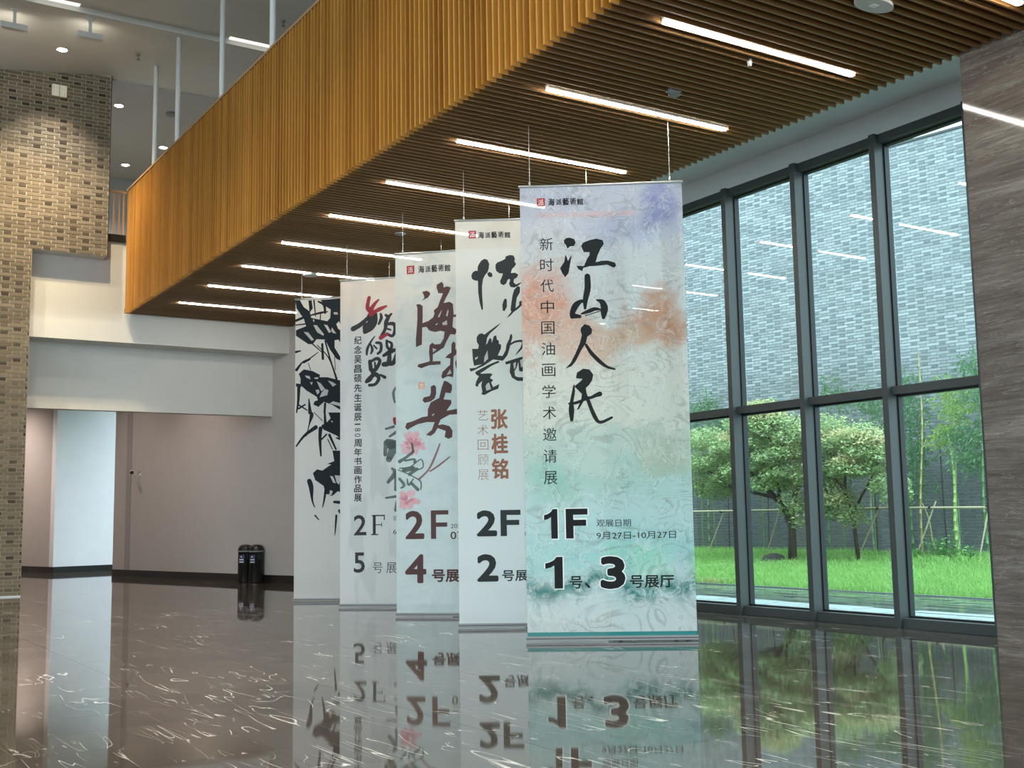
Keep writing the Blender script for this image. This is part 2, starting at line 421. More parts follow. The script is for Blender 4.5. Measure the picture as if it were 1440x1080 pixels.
# ---- window wall
MULL = [7.30-.02+1.49*k for k in range(-0, 10)]       # far edge of each mullion front
hd = sroot('wall_window')
MB().box(XG-.12, XG+.35, 7.0, 28, ZH+.06, 7.9).obj('wall_above_window', M['soffit'], hd)
MB().box(XG-.12, XG+.35, 20.75, 28, 0, ZH+.06).obj('solid_end', M['soffit'], hd)
for k, ym in enumerate(MULL[:-1]):
    w = sroot('window_%d' % (k+1))
    a, b = ym, MULL[k+1]-.095
    MB().box(XW, XG+.05, ym-.095, ym, 0, ZH+.05).obj('mullion', M['frame'], w)
    MB().box(XG-.035, XG+.06, ym, ym+.02, .1, ZH).obj('gasket', M['gasket'], w)
    MB().box(XG-.035, XG+.06, b-.02, b, .1, ZH).obj('gasket', M['gasket'], w)
    MB().box(XW+.06, XG+.05, a, b, 0, .13).obj('sill', M['frame'], w)
    MB().box(XW+.09, XG+.05, a, b, 3.10, 3.21).obj('transom', M['frame'], w)
    MB().box(XW+.09, XG+.05, a, b, ZH-.07, ZH+.05).obj('head', M['frame'], w)
    MB().box(XG-.03, XG+.055, a+.02, b-.02, .13, .155).box(XG-.03, XG+.055, a+.02, b-.02, 3.07, 3.10).box(XG-.03, XG+.055, a+.02, b-.02, ZH-.1, ZH-.07).obj('rubber_seal', M['gasket'], w)
    for z0, z1 in ((.155, 3.07), (3.21, ZH-.1)):
        MB().poly([(XG, a+.02, z0), (XG, b-.02, z0), (XG, b-.02, z1), (XG, a+.02, z1)]).obj('pane', M['glass'], w)

# ---- soffit by the window, upper floor, ceilings
so = sroot('ceiling_soffit'); MB().box(10.98, 12.62, -6, 27.75, 7.07, 7.25).obj('window_soffit', M['soffit'], so)
cu = sroot('ceiling')
MB().box(-12, 12.9, -6, 23.79, ZC, ZC+.3).box(-12, 12.9, 24.20, 27.6, ZC, ZC+.3).obj('ceiling_board', M['ceil'], cu)
MB().box(-12, 12.9, 27.6, 46, ZC-.03, ZC+.3).obj('rear_ceiling_board', m_plain('rear_ceiling_dimmed', (.42, .41, .40), .8), cu)  # same ceiling, colour darkened for the weaker light back here
MB().box(-12, 12.9, 23.79, 24.20, ZC+.13, ZC+.3).obj('light_slot', M['ceil'], cu)
gv, gf = [], []
for j in range(13):
    for i in range(19):
        x, t = -9+15.15*i/18, j/12; gv.append((x, 24.6+(YB+.01-24.6)*t, ZC-.002-.14*min(6.15-x, 9)*(t*t*(3-2*t)*.35+t*t*.65)))
for j in range(12):
    for i in range(18): k = j*19+i; gf.append((k, k+1, k+20, k+19))
mesh_obj('sloping_board', gv, gf, M['ceil'], cu, True)
wu = sroot('wall_upper')
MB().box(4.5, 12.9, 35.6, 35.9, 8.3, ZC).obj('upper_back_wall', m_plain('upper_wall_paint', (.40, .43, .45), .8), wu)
MB().box(12.7, 12.9, -6, 36, 7.9, ZC).obj('upper_side_wall', M['soffit'], wu)
wc = sroot('wall_rear'); 
MB().box(-12, 12.9, -6.3, -6, 10.5, ZC).box(10.5, 12.9, -6.3, -6, 0, 10.5).obj('rear_wall', M['white'], wc)  # unseen rear opening added to bring daylight onto the banner fronts
gb = MB()
for q in range(7): gb.box(-11.6+3.6*q, -11.5+3.6*q, -6.25, -6.1, 0, 10.5)
gb.box(-12, 10.5, -6.25, -6.1, 3.3, 3.45).obj('added_rear_opening_bars', M['frame'], wc)
MB().box(-12.3, -12, 17, 46, 0, ZC).box(-12.3, -12, -6.3, 17, 11, ZC).obj('far_left_wall', M['white'], wc)  # unseen left side opened up for extra daylight in the hall
gb = MB()
for q in range(7): gb.box(-12.2, -12.05, -6+3.7*q, -5.9+3.7*q, 0, 11)
gb.box(-12.2, -12.05, -6.3, 17, 4.4, 4.55); gb.obj('added_left_opening_bars', M['frame'], wc)

# ---- balcony: slatted face and slatted underside
bal = root('balcony', 'wood slatted balcony overhanging the hall, vertical slats on its face and slats below', 'balcony', (XB, 0, 0))
YE = 27.68
def slat_y():
    y = 8.6-PITCH*.5; 
    return [y+PITCH*k for k in range(-46, 148) if y+PITCH*k < YE-.02]
vs = MB().box(0, .11, -.014, .014, 0, ZT-ZS-.03).mesh('slat', M['slatwood'])
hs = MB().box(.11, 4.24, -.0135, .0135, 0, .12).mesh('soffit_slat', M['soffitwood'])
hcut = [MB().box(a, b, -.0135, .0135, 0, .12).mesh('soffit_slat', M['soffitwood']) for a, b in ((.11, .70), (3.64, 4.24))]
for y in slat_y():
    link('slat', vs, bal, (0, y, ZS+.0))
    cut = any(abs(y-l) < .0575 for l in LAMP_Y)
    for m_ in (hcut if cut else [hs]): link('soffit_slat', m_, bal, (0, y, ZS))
MB().box(.11, .15, 2.6, YE, ZS+.1, ZT-.02).obj('face_backing', M['woodback'], bal)
MB().box(.13, 4.5, 2.6, YE, ZS+.17, ZS+.2).obj('soffit_backing', M['darkback'], bal)
MB().box(.2, 5.95, 2.6, YE+.1, ZS+.55, 8.5).obj('floor_slab', M['ceil'], bal)
MB().box(-.012, .16, 2.6, YE+.04, ZT-.03, ZT+.012).obj('top_rail', M['railwood'], bal)
MB().box(.0, 4.24, YE-.0, YE+.03, ZS, ZS+.12).obj('end_board', M['soffitwood'], bal)

# walkway railing beyond the balcony's end, over a dark slab edge
rl = root('railing', 'short brown baluster railing on a dark slab edge at the balcony far end', 'railing', (0, YP-.02, 0))
MB().box(6.1, 6.66, -.02, .06, 9.54, 9.59).obj('handrail', M['railwood'], rl)
for x in (6.24, 6.37, 6.50, 6.6): MB().box(x-.017, x+.017, 0, .035, 8.5, 9.54).obj('baluster', M['railwood'], rl)
MB().box(6.1, 6.66, -.03, .3, 8.31, 8.5).obj('slab_edge', M['dark'], rl)
uf = sroot('floor_upper'); MB().box(6.0, 12.7, YP+.3, 35.6, 8.31, 8.5).obj('upper_floor', M['ceil'], uf)

# hanger poles standing on the balcony edge
for (y, lab) in ((26.3, 'farthest of the white hanger poles, nearest the brick wall'), (24.45, 'second white hanger pole from the brick wall'),
                 (21.4, 'third white hanger pole from the brick wall'), (18.6, 'fourth and nearest white hanger pole rising behind the balcony rail'),):
    r_ = root('hanger_pole', lab, 'pole', (XB+.26, y, 8.5), 0, 'white hanger poles above the balcony')
    MB().tube([(0, 0, 0), (0, 0, ZC-8.5)], .055, 14).obj('pole', M['paintsteel'], r_, True)
    MB().lathe([(.11, 0), (.11, .03), (.06, .035)], 16).obj('foot_plate', M['paintsteel'], r_)

# ---- strip lamps in the slatted underside
names = ['nearest', 'second', 'third', 'fourth', 'fifth', 'sixth', 'seventh', 'eighth', 'ninth', 'tenth', 'farthest']
for k, y in enumerate(LAMP_Y):
    r_ = root('linear_light', 'long white strip light in the slatted underside, %s%s counted from the camera' % (names[k], '' if k in (0, 10) else ' one'),
              'light', (8.83, y, ZS), 0, 'strip lights in the slatted underside')
    MB().box(-1.42, 1.42, -.045, .045, .0, .06).obj('housing', M['paintsteel'], r_)
    me = []
    b_ = MB(); n = 8
    outl = [(-1.40-.03*math.sin(math.pi*i/n), -.038*math.cos(math.pi*i/n)) for i in range(n+1)][::1]
    outl2 = [(1.40+.03*math.sin(math.pi*i/n), .038*math.cos(math.pi*i/n)) for i in range(n+1)]
    b_.prism(outl[::-1] + outl2, -.014, -.001)
    b_.obj('diffuser', M['lampwhite'], r_)

# ---- wall washers, recessed downlights and small fittings on the upper ceiling
def spot(name, parent, loc, aim, power, size, col=(1, .87, .66), blend=.6, rad=.06):
    l = bpy.data.lights.new(name, 'SPOT'); l.energy = power; l.spot_size = size; l.spot_blend = blend; l.color = col; l.shadow_soft_size = rad
    o = bpy.data.objects.new(name, l); COL.objects.link(o); o.parent = parent; o.location = loc
    o.rotation_euler = (Vector(aim)-Vector(loc)).to_track_quat('-Z', 'Y').to_euler(); return o
for x, y, lab in ((4.93, 24.0, 'grey box spotlight hanging from the ceiling slot, nearer the white poles'), (3.5, 24.3, 'grey box spotlight hanging at the top left corner above the brick wall'),
                  (2.0, 24.3, None), (.2, 24.3, None), (-1.8, 24.3, None)):
    if lab is None: lab = 'grey box spotlight on the ceiling slot, out of view left of the brick wall corner'
    r_ = root('spotlight', lab, 'spotlight', (x*CF, y*CF, ZC), 0, 'box spotlights on the ceiling slot')
    MB().box(-.03, .03, -.03, .03, -.30, 0).box(-.08, .08, -.05, .05, -.02, .0).obj('stem', M['lightplastic'], r_)
    b = MB(); b.prism([(-.27, -.07), (.25, -.07), (.27, .07), (-.20, .07)], -.44, -.32); b.obj('lamp_box', M['lightplastic'], r_)
    MB().box(-.18, .20, .071, .078, -.43, -.33).obj('lens', M['downglow'], r_)
    spot('wash_lamp', r_, (0, .12, -.45), (.35, 3.4, -6.6), WASH_W, math.radians(70), (1, .78, .47), 1.0, .05)
slot = root('slot_lit_patch', 'glowing patch standing for spotlight spill inside the ceiling slot above the poles', 'light', (8.7*CF, 24.04, ZC+.2))
MB().box(-.9, 1.6, -.22, .13, -.105, -.075).obj('glow_patch', M['slotglow'], slot)  # emissive patch imitates the spotlit inside of the slot
slot = root('slot_lit_patch', 'glowing patch standing for spotlight spill inside the ceiling slot between the two box spotlights', 'light', (4.2*CF, 24.04, ZC+.2))
MB().box(-.45, .45, -.22, .13, -.105, -.075).obj('glow_patch', M['slotglow'], slot)

DL = [(4.7, 25.7, 'round recessed downlight in front of the brick wall top'), (6.64, 28.7, 'round recessed downlight beside the brick wall corner, highest of the three there'),
      (8.5, 31.4, 'round recessed downlight between the two farthest white poles'), (7.98, 33.5, 'round recessed downlight lowest above the walkway railing')]
for i in range(3):
    for j in range(5): DL.append((-6+4.5*i, 2.5+4.9*j, 'added fill downlight over the hall, out of view'))  # extra unseen downlights added to brighten the hall
for i, (x, y, lab) in enumerate(DL):
    x, y = x*CF, y*CF; z = ZC-.03 if y > 27.6 else ZC-(y-24.7)*.055 if i == 0 else ZC
    r_ = root('downlight', lab, 'light', (x, y, z), 0, 'recessed downlights in the upper ceiling')
    MB().lathe([(.11, -.002), (.13, -.012), (.12, -.016), (.10, -.004)], 24).obj('trim_ring', M['paintsteel'], r_)
    MB().lathe([(.005, -.012), (.095, -.014), (.10, -.006), (.005, -.004)], 24).obj('lamp_disc', M['downglow'], r_)
    spot('downlight_lamp', r_, (0, 0, -.03), (0, 0, -5), DOWN_W if i > 3 or i == 0 else DOWN_W*.25, math.radians(100), (1, .90, .76), .7)
for x, y in ((8.2, 31.0), (6.8, 34.5), (5.6, 38.5), (6.0, 31.0), (5.0, 42.5)):
    r_ = root('passage_downlight', 'round recessed downlight in the passage ceiling, hidden above the beam', 'light', (x, y, 6.62), 0, 'passage downlights')
    MB().lathe([(.08, -.002), (.10, -.012), (.09, -.016), (.07, -.004)], 20).obj('trim_ring', M['paintsteel'], r_)
    MB().lathe([(.005, -.010), (.07, -.012), (.07, -.006), (.005, -.004)], 20).obj('lamp_disc', M['downglow'], r_)
    spot('passage_lamp', r_, (0, 0, -.03), (0, 0, -5), 420 if y > 42 else 105, math.radians(140), (1, .84, .76), .8)
for x, y, lab in ((6.25, 25.3, 'small dark sprinkler head on the ceiling between brick wall and poles'), (8.42, 22.0, 'small dark sprinkler head on the ceiling above the slatted face')):
    r_ = root('sprinkler', lab, 'sprinkler', (x*CF, y*CF, ZC-.02), 0, 'sprinkler heads')
    MB().lathe([(.05, 0), (.05, -.02), (.018, -.025), (.018, -.10), (.045, -.11), (.045, -.12)], 12).obj('head', M['greyplastic'], r_)
r_ = root('ceiling_speaker', 'round flat ceiling speaker behind the second farthest pole', 'speaker', (8.1, 29.14, ZC-.03))
MB().lathe([(.16, 0), (.17, -.03), (.15, -.05), (.02, -.05)], 20).obj('grille', M['greyplastic'], r_)

# fittings under the slats
def fitting(name, lab, cat, x, y): return root(name, lab, cat, (x, y, ZS), 0)
r_ = fitting('access_point', 'white boxy wireless unit on the slats at the top edge of view', 'device', 8.95, 7.2)
b = MB(); b.prism([(.25*math.cos(a)+.0, .13*math.sin(a)) for a in [2*math.pi*k/20 for k in range(20)]], -.035, -.0); b.obj('casing', M['lightplastic'], r_)
MB().box(-.04, .04, -.03, .03, -.04, -.035).obj('badge', M['paintsteel'], r_)
r_ = fitting('bracket', 'small grey stepped metal bracket on the slats near the second strip light', 'bracket', 8.82, 10.1)
MB().box(-.12, .04, -.09, .02, -.004, .03).box(-.02, .10, -.02, .09, -.008, .03).obj('plate', M['greyplastic'], r_)
r_ = fitting('sensor', 'tiny grey sensor stub on the slats by the nearest full strip light', 'sensor', 8.93, 8.93)
MB().lathe([(.03, .03), (.03, -.02), (.018, -.05)], 12).obj('stub', M['lightplastic'], r_)
r_ = fitting('ceiling_disc', 'round pale speaker disc on the slats above the bamboo painting banner', 'speaker', 8.9, 21.6)
MB().lathe([(.02, -.03), (.15, -.03), (.17, 0), (.02, 0)], 20).obj('disc', M['lightplastic'], r_)
r_ = fitting('ceiling_disc', 'small dark speaker disc on the slats left of the white calligraphy banner', 'speaker', 8.98, 17.7)
MB().lathe([(.02, -.02), (.09, -.02), (.10, 0), (.02, 0)], 20).obj('disc', M['greyplastic'], r_)

# speaker panel on the brick wall
r_ = root('wall_speaker', 'cream two-panel wall speaker high on the brick wall', 'speaker', (4.96, YB-.02, 11.66))
for s in (-1, 1):
    MB().box(s*.085-.08, s*.085+.08, -.09, 0, -.14, .14).obj('panel', M['plastic'], r_)
    MB().box(s*.085-.005, s*.085+.005, -.094, -.09, -.12, .12).box(s*.085-.065, s*.085+.065, -.094, -.09, -.005, .005).obj('grille_bar', M['paintsteel'], r_)

# security camera on the passage wall
t0 = along(L01-1.55, 0); ang = math.atan2(d.y, d.x)
r_ = root('security_camera', 'small white bullet camera on the passage side wall with a dangling black cable', 'camera', (t0.x, t0.y, 3.02))
a_ = Vector((nrm.x, nrm.y, 0))
MB().tube([(0, 0, 0), tuple(a_*.03)], .05, 12).obj('mount_plate', M['paintsteel'], r_)
MB().tube([tuple(a_*.03), tuple(a_*.20+Vector((0, 0, .0))), tuple(a_*.26+Vector((0, 0, .06)))], .014, 8).obj('arm', M['paintsteel'], r_, True)
MB().tube([tuple(a_*.26+Vector((.02, .10, .12))), tuple(a_*.28+Vector((-.01, -.10, .08)))], [.05, .055], 14).obj('body', M['paintsteel'], r_, True)
MB().tube([tuple(a_*.28+Vector((-.01, -.10, .08))), tuple(a_*.281+Vector((-.015, -.13, .075)))], [.056, .05], 14).obj('lens_hood', M['dark'], r_, True)
MB().tube([tuple(a_*.24+Vector((.02, .08, .06))), tuple(a_*.16+Vector((0, 0, -.02))), tuple(a_*.07+Vector((0, 0, .02))), tuple(a_*.01+Vector((0, 0, .13)))], .008, 6).obj('cable', M['dark'], r_, True)

# ---- two litter bins
def bin_(x, y, lab):
    r_ = root('litter_bin', lab, 'bin', (x, y, 0), 0, 'domed litter bins')
    r_.rotation_euler[2] = math.atan2(y, x)-math.pi/2-.35
    MB().lathe([(.19, .0), (.195, .02), (.195, .80), (.20, .805), (.20, .83), (.185, .835)], 28).obj('body', M['blacksteel'], r_, True)
    MB().lathe([(.197, .83), (.197, .86), (.18, .915), (.145, .955), (.09, .978), (.02, .985)], 28).obj('domed_lid', M['blacksteel'], r_, True)
    MB().lathe([(.203, .79), (.206, .80), (.206, .815), (.203, .825)], 28).obj('rim', M['greyplastic'], r_)
    v = []; n = 8
    def patch(a0, a1, z0, z1, r):
        b = MB()
        for k in range(n):
            t0_, t1_ = a0+(a1-a0)*k/n, a0+(a1-a0)*(k+1)/n
            b.poly([(r*math.cos(t0_), r*math.sin(t0_), z0), (r*math.cos(t1_), r*math.sin(t1_), z0), (r*math.cos(t1_), r*math.sin(t1_), z1), (r*math.cos(t0_), r*math.sin(t0_), z1)])
        return b
    c = -math.pi/2-.25
    patch(c-.4, c+.4, .50, .72, .1965).obj('sign', m_sign, r_)
    lines = patch(c-.33, c+.33, .585, .605, .1975); l2 = patch(c-.33, c+.33, .525, .545, .1975); l3 = patch(c-.08, c+.08, .65, .685, .1975)
    for q in (l2, l3):
        k = len(lines.v); lines.v += q.v; lines.f += [tuple(k+i for i in f) for f in q.f]
    lines.obj('sign_lettering', M['paintsteel'], r_)
    patch(c+.75, c+1.35, .60, .76, .1968).obj('opening', M['gasket'], r_)
m_sign = m_plain('navy_sign', (.03, .04, .12), .4)
bin_(10.27, 29.25, 'black domed litter bin, the left and farther of the pair by the passage wall')
bin_(10.42, 28.85, 'black domed litter bin, the right and nearer of the pair by the passage wall')

# ================================================================ GARDEN
ZGW = 12.02
gw = sroot('wall_garden', (26, 24, 0)); gw.rotation_euler[2] = math.radians(9.1)
MB().box(0, .5, -22, 24, 0, ZGW).obj('mortar_backing', M['xmortar'], gw)
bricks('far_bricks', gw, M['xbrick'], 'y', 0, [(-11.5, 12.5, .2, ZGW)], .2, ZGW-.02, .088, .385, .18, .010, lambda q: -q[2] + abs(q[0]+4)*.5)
MB().box(-.05, .55, -22, 24, ZGW, ZGW+.06).obj('coping_shade', M['frame'], gw)  # dark strip puts the shade along the wall top into its colour
pv = sroot('ground_paving')
for x_a, x_b, nm_, mt_ in ((12.80, 15.2, 'granite_setts', 'granite'), (15.2, 17.85, 'paving_stones', 'paving')):
    pb = MB(); pt = []; x = x_a
    while x < x_b-.1:
        y = 3+random.uniform(0, .5)
        while y < 40:
            L = random.uniform(.6, 1.1); z = random.uniform(-.006, .006)
            pb.box(x+.006, min(x+.3, x_b)-.006, y+.006, y+L-.006, -.1, z-.02); pt += [random.random()]*6; y += L
        x += .3
    o = pb.obj(nm_, M[mt_], pv); o['kind'] = 'stuff'
    o.data.attributes.new('tone', 'FLOAT', 'FACE').data.foreach_set('value', pt)
MB().box(12.75, 17.95, 2, 50, -.2, -.05).obj('paving_bed', M['woodback'], pv)
MB().box(17.87, 17.95, 3, 45, -.1, .0).obj('kerb', m_plain('grey_kerb', (.16, .18, .18), .7), pv)
def gz(x): return max(0, min(1, (x-17.95)/6))*.38
lg = mesh_obj('lawn_ground', [(17.95, 2, -.02), (24, 2, .38), (26, 2, .38), (17.95, 50, -.02), (24, 50, .38), (26, 50, .38), (17.95, 2, -.4), (17.95, 50, -.4), (26, 2, -.4), (26, 50, -.4)],
         [(0, 1, 4, 3), (1, 2, 5, 4), (0, 3, 7, 6), (0, 6, 8, 2, 1), (3, 4, 5, 9, 7), (6, 7, 9, 8)], M['soil'])
struct(lg)
def blades(n, xr, yr, hr, lean=.5, wd=.012):
    v, f, t = [], [], []
    for i in range(n):
        x = random.uniform(*xr); y = random.uniform(*yr); h = random.uniform(*hr); a = random.uniform(0, 6.283); w = wd*random.uniform(.7, 1.4)
        dx, dy = math.cos(a)*w, math.sin(a)*w; l = random.gauss(0, lean)*h; m = random.gauss(0, lean)*h; z = gz(x)-.01; k = len(v)
        v += [(x-dx, y-dy, z), (x+dx, y+dy, z), (x+l*.4+dx*.7, y+m*.4+dy*.7, z+h*.6), (x+l*.4-dx*.7, y+m*.4-dy*.7, z+h*.6), (x+l, y+m, z+h)]
        f += [(k, k+1, k+2, k+3), (k+3, k+2, k+4)]; q = random.uniform(.5, 1); t += [q, q]
    return v, f, t
v, f, t = blades(42000, (17.9, 22.5), (9, 36), (.07, .17), .45, .012)
v2, f2, t2 = blades(16000, (22.5, 25.0), (9, 36), (.10, .26), .5, .014)
k = len(v); v += v2; f += [tuple(k+i for i in q) for q in f2]; t += t2
o = mesh_obj('lawn_grass', v, f, M['grass']); o['kind'] = 'stuff'; tag(o, 'bright green tufted lawn between the wet paving and the garden trees', 'grass')
o.data.attributes.new('tone', 'FLOAT', 'FACE').data.foreach_set('value', t)

def leaves(pads, per, size, flat=.35, droop=0.):
    """leaf quads spread through flattened ellipsoid pads; pad=(x,y,z,rx,ry,rz)"""
    v, f, t = [], [], []
    for (x, y, z, rx, ry, rz) in pads:
        for i in range(int(per*rx*ry/.25)):
            while True:
                a, b, c = random.uniform(-1, 1), random.uniform(-1, 1), random.uniform(-1, 1)
                if a*a+b*b+c*c < 1 and (a*a+b*b+c*c > .15 or random.random() < .4): break
            p = Vector((x+a*rx, y+b*ry, z+c*rz*1.35 - .10*(a*a+b*b) + .07*math.sin(y*5+b*6+a*4)))
            n = Vector((random.gauss(0, flat), random.gauss(0, flat), 1)).normalized()
            u = n.orthogonal().normalized(); u = Matrix.Rotation(random.uniform(0, 6.28), 3, n) @ u; w = n.cross(u)
            s = size*random.uniform(.6, 1.3); k = len(v)
            if droop >= 0:
                pts = [p-u*s, p-w*s*.55-u*.2*s, p+u*s*1.1-n*.2*s, p+w*s*.55-u*.2*s]
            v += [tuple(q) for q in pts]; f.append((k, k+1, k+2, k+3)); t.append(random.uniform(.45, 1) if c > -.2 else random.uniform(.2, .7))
    return v, f, t
def leaf_obj(name, data, mat, parent):
    v, f, t = data; o = mesh_obj(name, v, f, mat, parent); o['kind'] = 'stuff'
    o.data.attributes.new('tone', 'FLOAT', 'FACE').data.foreach_set('value', t); return o
def maple(name, lab, base, limbs, pads, tips):
    r_ = root(name, lab, 'tree', base, 0, 'maple trees on the lawn'); B = Vector(base)
    for i, (path, r0, r1) in enumerate(limbs):
        P = [tuple(Vector(p)-B) for p in path]; n = len(P)
        MB().tube(P, [r0+(r1-r0)*k/(n-1) for k in range(n)], 8).obj('trunk' if i == 0 else 'branch', M['bark'], r_, True)
    sh = lambda L: [(x-B.x, y-B.y, z-B.z, a, b, c) for x, y, z, a, b, c in L]
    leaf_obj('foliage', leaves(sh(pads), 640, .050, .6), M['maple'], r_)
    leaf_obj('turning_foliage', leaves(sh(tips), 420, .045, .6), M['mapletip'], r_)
    return r_
X = 22.5
padsA = [(X, y, z, rx, ry, rz) for y, z, rx, ry, rz in (
    (24.9, 3.75, .7, .8, .25), (24.7, 3.1, .9, .95, .22), (24.5, 2.35, .6, .7, .25), (25.2, 2.6, .7, .6, .3), (23.9, 3.45, .7, .6, .2),
    (22.95, 4.15, .8, .95, .22), (22.0, 3.95, .8, .8, .25), (21.4, 3.6, .7, .7, .2), (23.0, 3.5, 1.0, .9, .18), (21.8, 3.15, .9, .9, .18),
    (23.1, 2.85, .9, .9, .17), (21.7, 2.65, .8, .8, .17), (22.4, 2.4, .8, .8, .15), (23.9, 2.65, .7, .6, .2), (22.5, 4.45, .5, .7, .15), (21.6, 1.9, .45, .45, .3), (21.35, 1.55, .35, .35, .3))]
padsB = [(X+.3, y, z, rx, ry, rz) for y, z, rx, ry, rz in (
    (20.5, 3.75, .7, .7, .25), (20.0, 3.35, .9, .9, .2), (19.3, 3.15, .8, .7, .2), (18.8, 2.95, .6, .55, .25), (20.5, 2.85, .8, .8, .2),
    (19.5, 2.7, .9, .9, .18), (18.7, 2.3, .6, .55, .22), (20.5, 2.1, .7, .6, .28), (20.3, 1.75, .6, .6, .28), (20.9, 1.8, .5, .5, .3), (19.9, 1.55, .4, .4, .25),
    (21.0, 3.6, .6, .6, .2), (19.35, 3.55, .5, .5, .2), (18.5, 2.0, .45, .4, .2), (20.9, 2.5, .7, .7, .2))]
tipsA = [(X-.1, 22.7, 4.5, .5, .8, .12), (X-.2, 22.2, 4.25, .5, .7, .12), (X-.2, 23.4, 3.75, .6, .6, .1)]
tipsB = [(X+.1, 20.0, 3.55, .6, .8, .12), (X+.1, 19.1, 3.4, .5, .6, .12), (X, 19.6, 2.9, .6, .6, .08), (X, 20.2, 1.95, .4, .45, .12)]
mtA = maple('maple_tree', 'layered green maple with dark forked trunk, left of the second window mullion', (X, 21.7, .3),
    [([(X, 21.7, .3), (X, 21.69, 1.2), (X, 21.95, 1.75), (X, 22.5, 2.2), (X, 23.1, 2.7), (X+.1, 23.8, 3.2)], .12, .035),
     ([(X, 21.72, 1.2), (X+.1, 21.6, 2.1), (X+.2, 21.35, 2.5), (X+.2, 21.0, 3.0)], .08, .03), ([(X, 22.3, 2.0), (X-.1, 23.0, 2.15), (X-.2, 23.7, 2.3), (X-.2, 24.6, 2.8)], .05, .018),
     ([(X, 22.1, 1.9), (X-.1, 21.95, 3.1), (X-.1, 22.0, 3.7), (X-.1, 22.5, 4.3)], .05, .015), ([(X-.1, 21.95, 3.1), (X-.1, 21.6, 3.7), (X, 21.3, 4.1)], .03, .012), ([(X-.1, 22.0, 3.3), (X-.1, 22.7, 4.0)], .025, .01)], padsA, tipsA)
mtB = maple('maple_tree', 'paler drooping maple with yellowish tips between the second and third window mullions', (X+.4, 19.85, .33),
    [([(X+.4, 19.85, .33), (X+.35, 19.9, 1.3), (X+.3, 20.1, 2.1), (X+.3, 20.0, 3.0)], .06, .03), ([(X+.35, 19.95, 1.5), (X+.3, 19.3, 2.3), (X+.3, 18.9, 2.9)], .04, .015), ([(X+.3, 20.1, 2.1), (X+.3, 20.7, 2.8), (X+.3, 20.9, 3.5)], .04, .015)], padsB, tipsB)

def bamboo(lab, base, top, r, mat, sprays, lm, size=.11, n=85):
    r_ = root('bamboo', lab, 'bamboo', base, 0, 'bamboo against the garden wall'); B = Vector(base); T = Vector(top)-B
    m = 14; path, rad = [], []
    for i in range(m+1):
        q = T*(i/m)+Vector((0, .05*math.sin(i*.5), 0))
        path += [tuple(q-Vector((0, 0, .008))), tuple(q), tuple(q+Vector((0, 0, .008)))]; rr = r*(1-.55*i/m); rad += [rr, rr*1.22, rr]
    path[0] = (0, 0, -.05); MB().tube(path, rad, 8).obj('culm', mat, r_, True)
    if sprays:
        v, f, t = [], [], []
        for (y, z, ry, rz) in sprays:
            for i in range(int(n*ry*rz/.12)):
                p = Vector((random.gauss(0, .25), y-B.y+random.gauss(0, ry*.5), z-B.z+random.gauss(0, rz*.5)))
                for q in range(4):
                    dv = Vector((random.gauss(0, .5), random.gauss(0, .7), random.gauss(-.45, .35))).normalized(); w = dv.cross(Vector((1, 0, .3))).normalized()*size*.13
                    L = size*random.uniform(.8, 1.5); k = len(v); v += [tuple(p), tuple(p+dv*L*.4+w), tuple(p+dv*L), tuple(p+dv*L*.4-w)]; f.append((k, k+1, k+2, k+3)); t.append(random.uniform(.3, 1))
        leaf_obj('leaves', (v, f, t), lm, r_)
BX = 24.6
cg, cl, cy, cpale = M['culm_green'], M['culm_lime'], M['culm_gold'], M['culm_pale']
LG, LY = M['bamboo_leaf'], M['bamboo_yellow']
bamboo('dark green bamboo clump just right of the third window mullion', (BX, 19.5, .38), (BX, 19.45, 5.3), .035, cg, [(19.5, 4.6, .5, .5), (19.35, 3.9, .5, .6), (19.25, 3.0, .45, .7), (19.3, 2.2, .35, .4)], LG)
bamboo('tall leafless golden bamboo culm rising past the transom', (BX-.3, 19.0, .38), (BX-.3, 18.75, 5.6), .032, cy, [], LG)
bamboo('thin slanting golden bamboo culm leaning on the tall golden one', (BX-.3, 18.5, .38), (BX-.3, 18.98, 1.9), .024, cy, [], LG)
bamboo('pale bamboo culm with yellow green foliage at its top', (BX, 18.12, .38), (BX-.1, 18.05, 5.0), .028, cpale, [(18.0, 4.6, .5, .35), (17.95, 4.1, .55, .35), (18.2, 3.6, .4, .35), (18.5, 3.3, .3, .25)], LY)
bamboo('thick lime green bamboo culm with blue green leaves to its right', (BX-.2, 18.0, .38), (BX-.2, 18.1, 3.6), .045, cl, [(17.75, 3.3, .35, .4), (17.6, 2.8, .35, .35)], LG)
bamboo('green bamboo culm nearest the marble wall edge', (BX-.1, 17.25, .38), (BX-.1, 17.3, 5.6), .035, cg, [(17.3, 5.0, .4, .4), (17.35, 4.3, .25, .3), (17.4, 3.4, .4, .55), (17.5, 2.8, .35, .3)], LG)
bamboo('hazy green bamboo behind the maple beside the front banner', (BX, 27.2, .38), (BX, 27.1, 5.6), .03, cg, [(27.2, 4.9, .6, .5), (27.5, 4.1, .6, .5), (26.6, 4.3, .4, .4)], LG)
bamboo('slim bamboo showing above the maple by the second mullion', (BX, 22.3, .38), (BX, 22.2, 5.4), .026, cg, [(22.1, 5.0, .3, .4), (21.7, 4.6, .35, .25)], LG)
bamboo('slim bamboo showing over the pale maple crown', (BX, 20.75, .38), (BX, 20.8, 5.0), .024, cpale, [(20.7, 4.5, .4, .4), (20.2, 4.3, .35, .4), (20.3, 3.8, .3, .3)], LG)
ORD = ['first', 'second', 'third', 'fourth', 'fifth', 'sixth', 'seventh', 'eighth', 'ninth', 'tenth', 'eleventh', 'twelfth', 'thirteenth', 'fourteenth', 'fifteenth', 'sixteenth']
k = 0
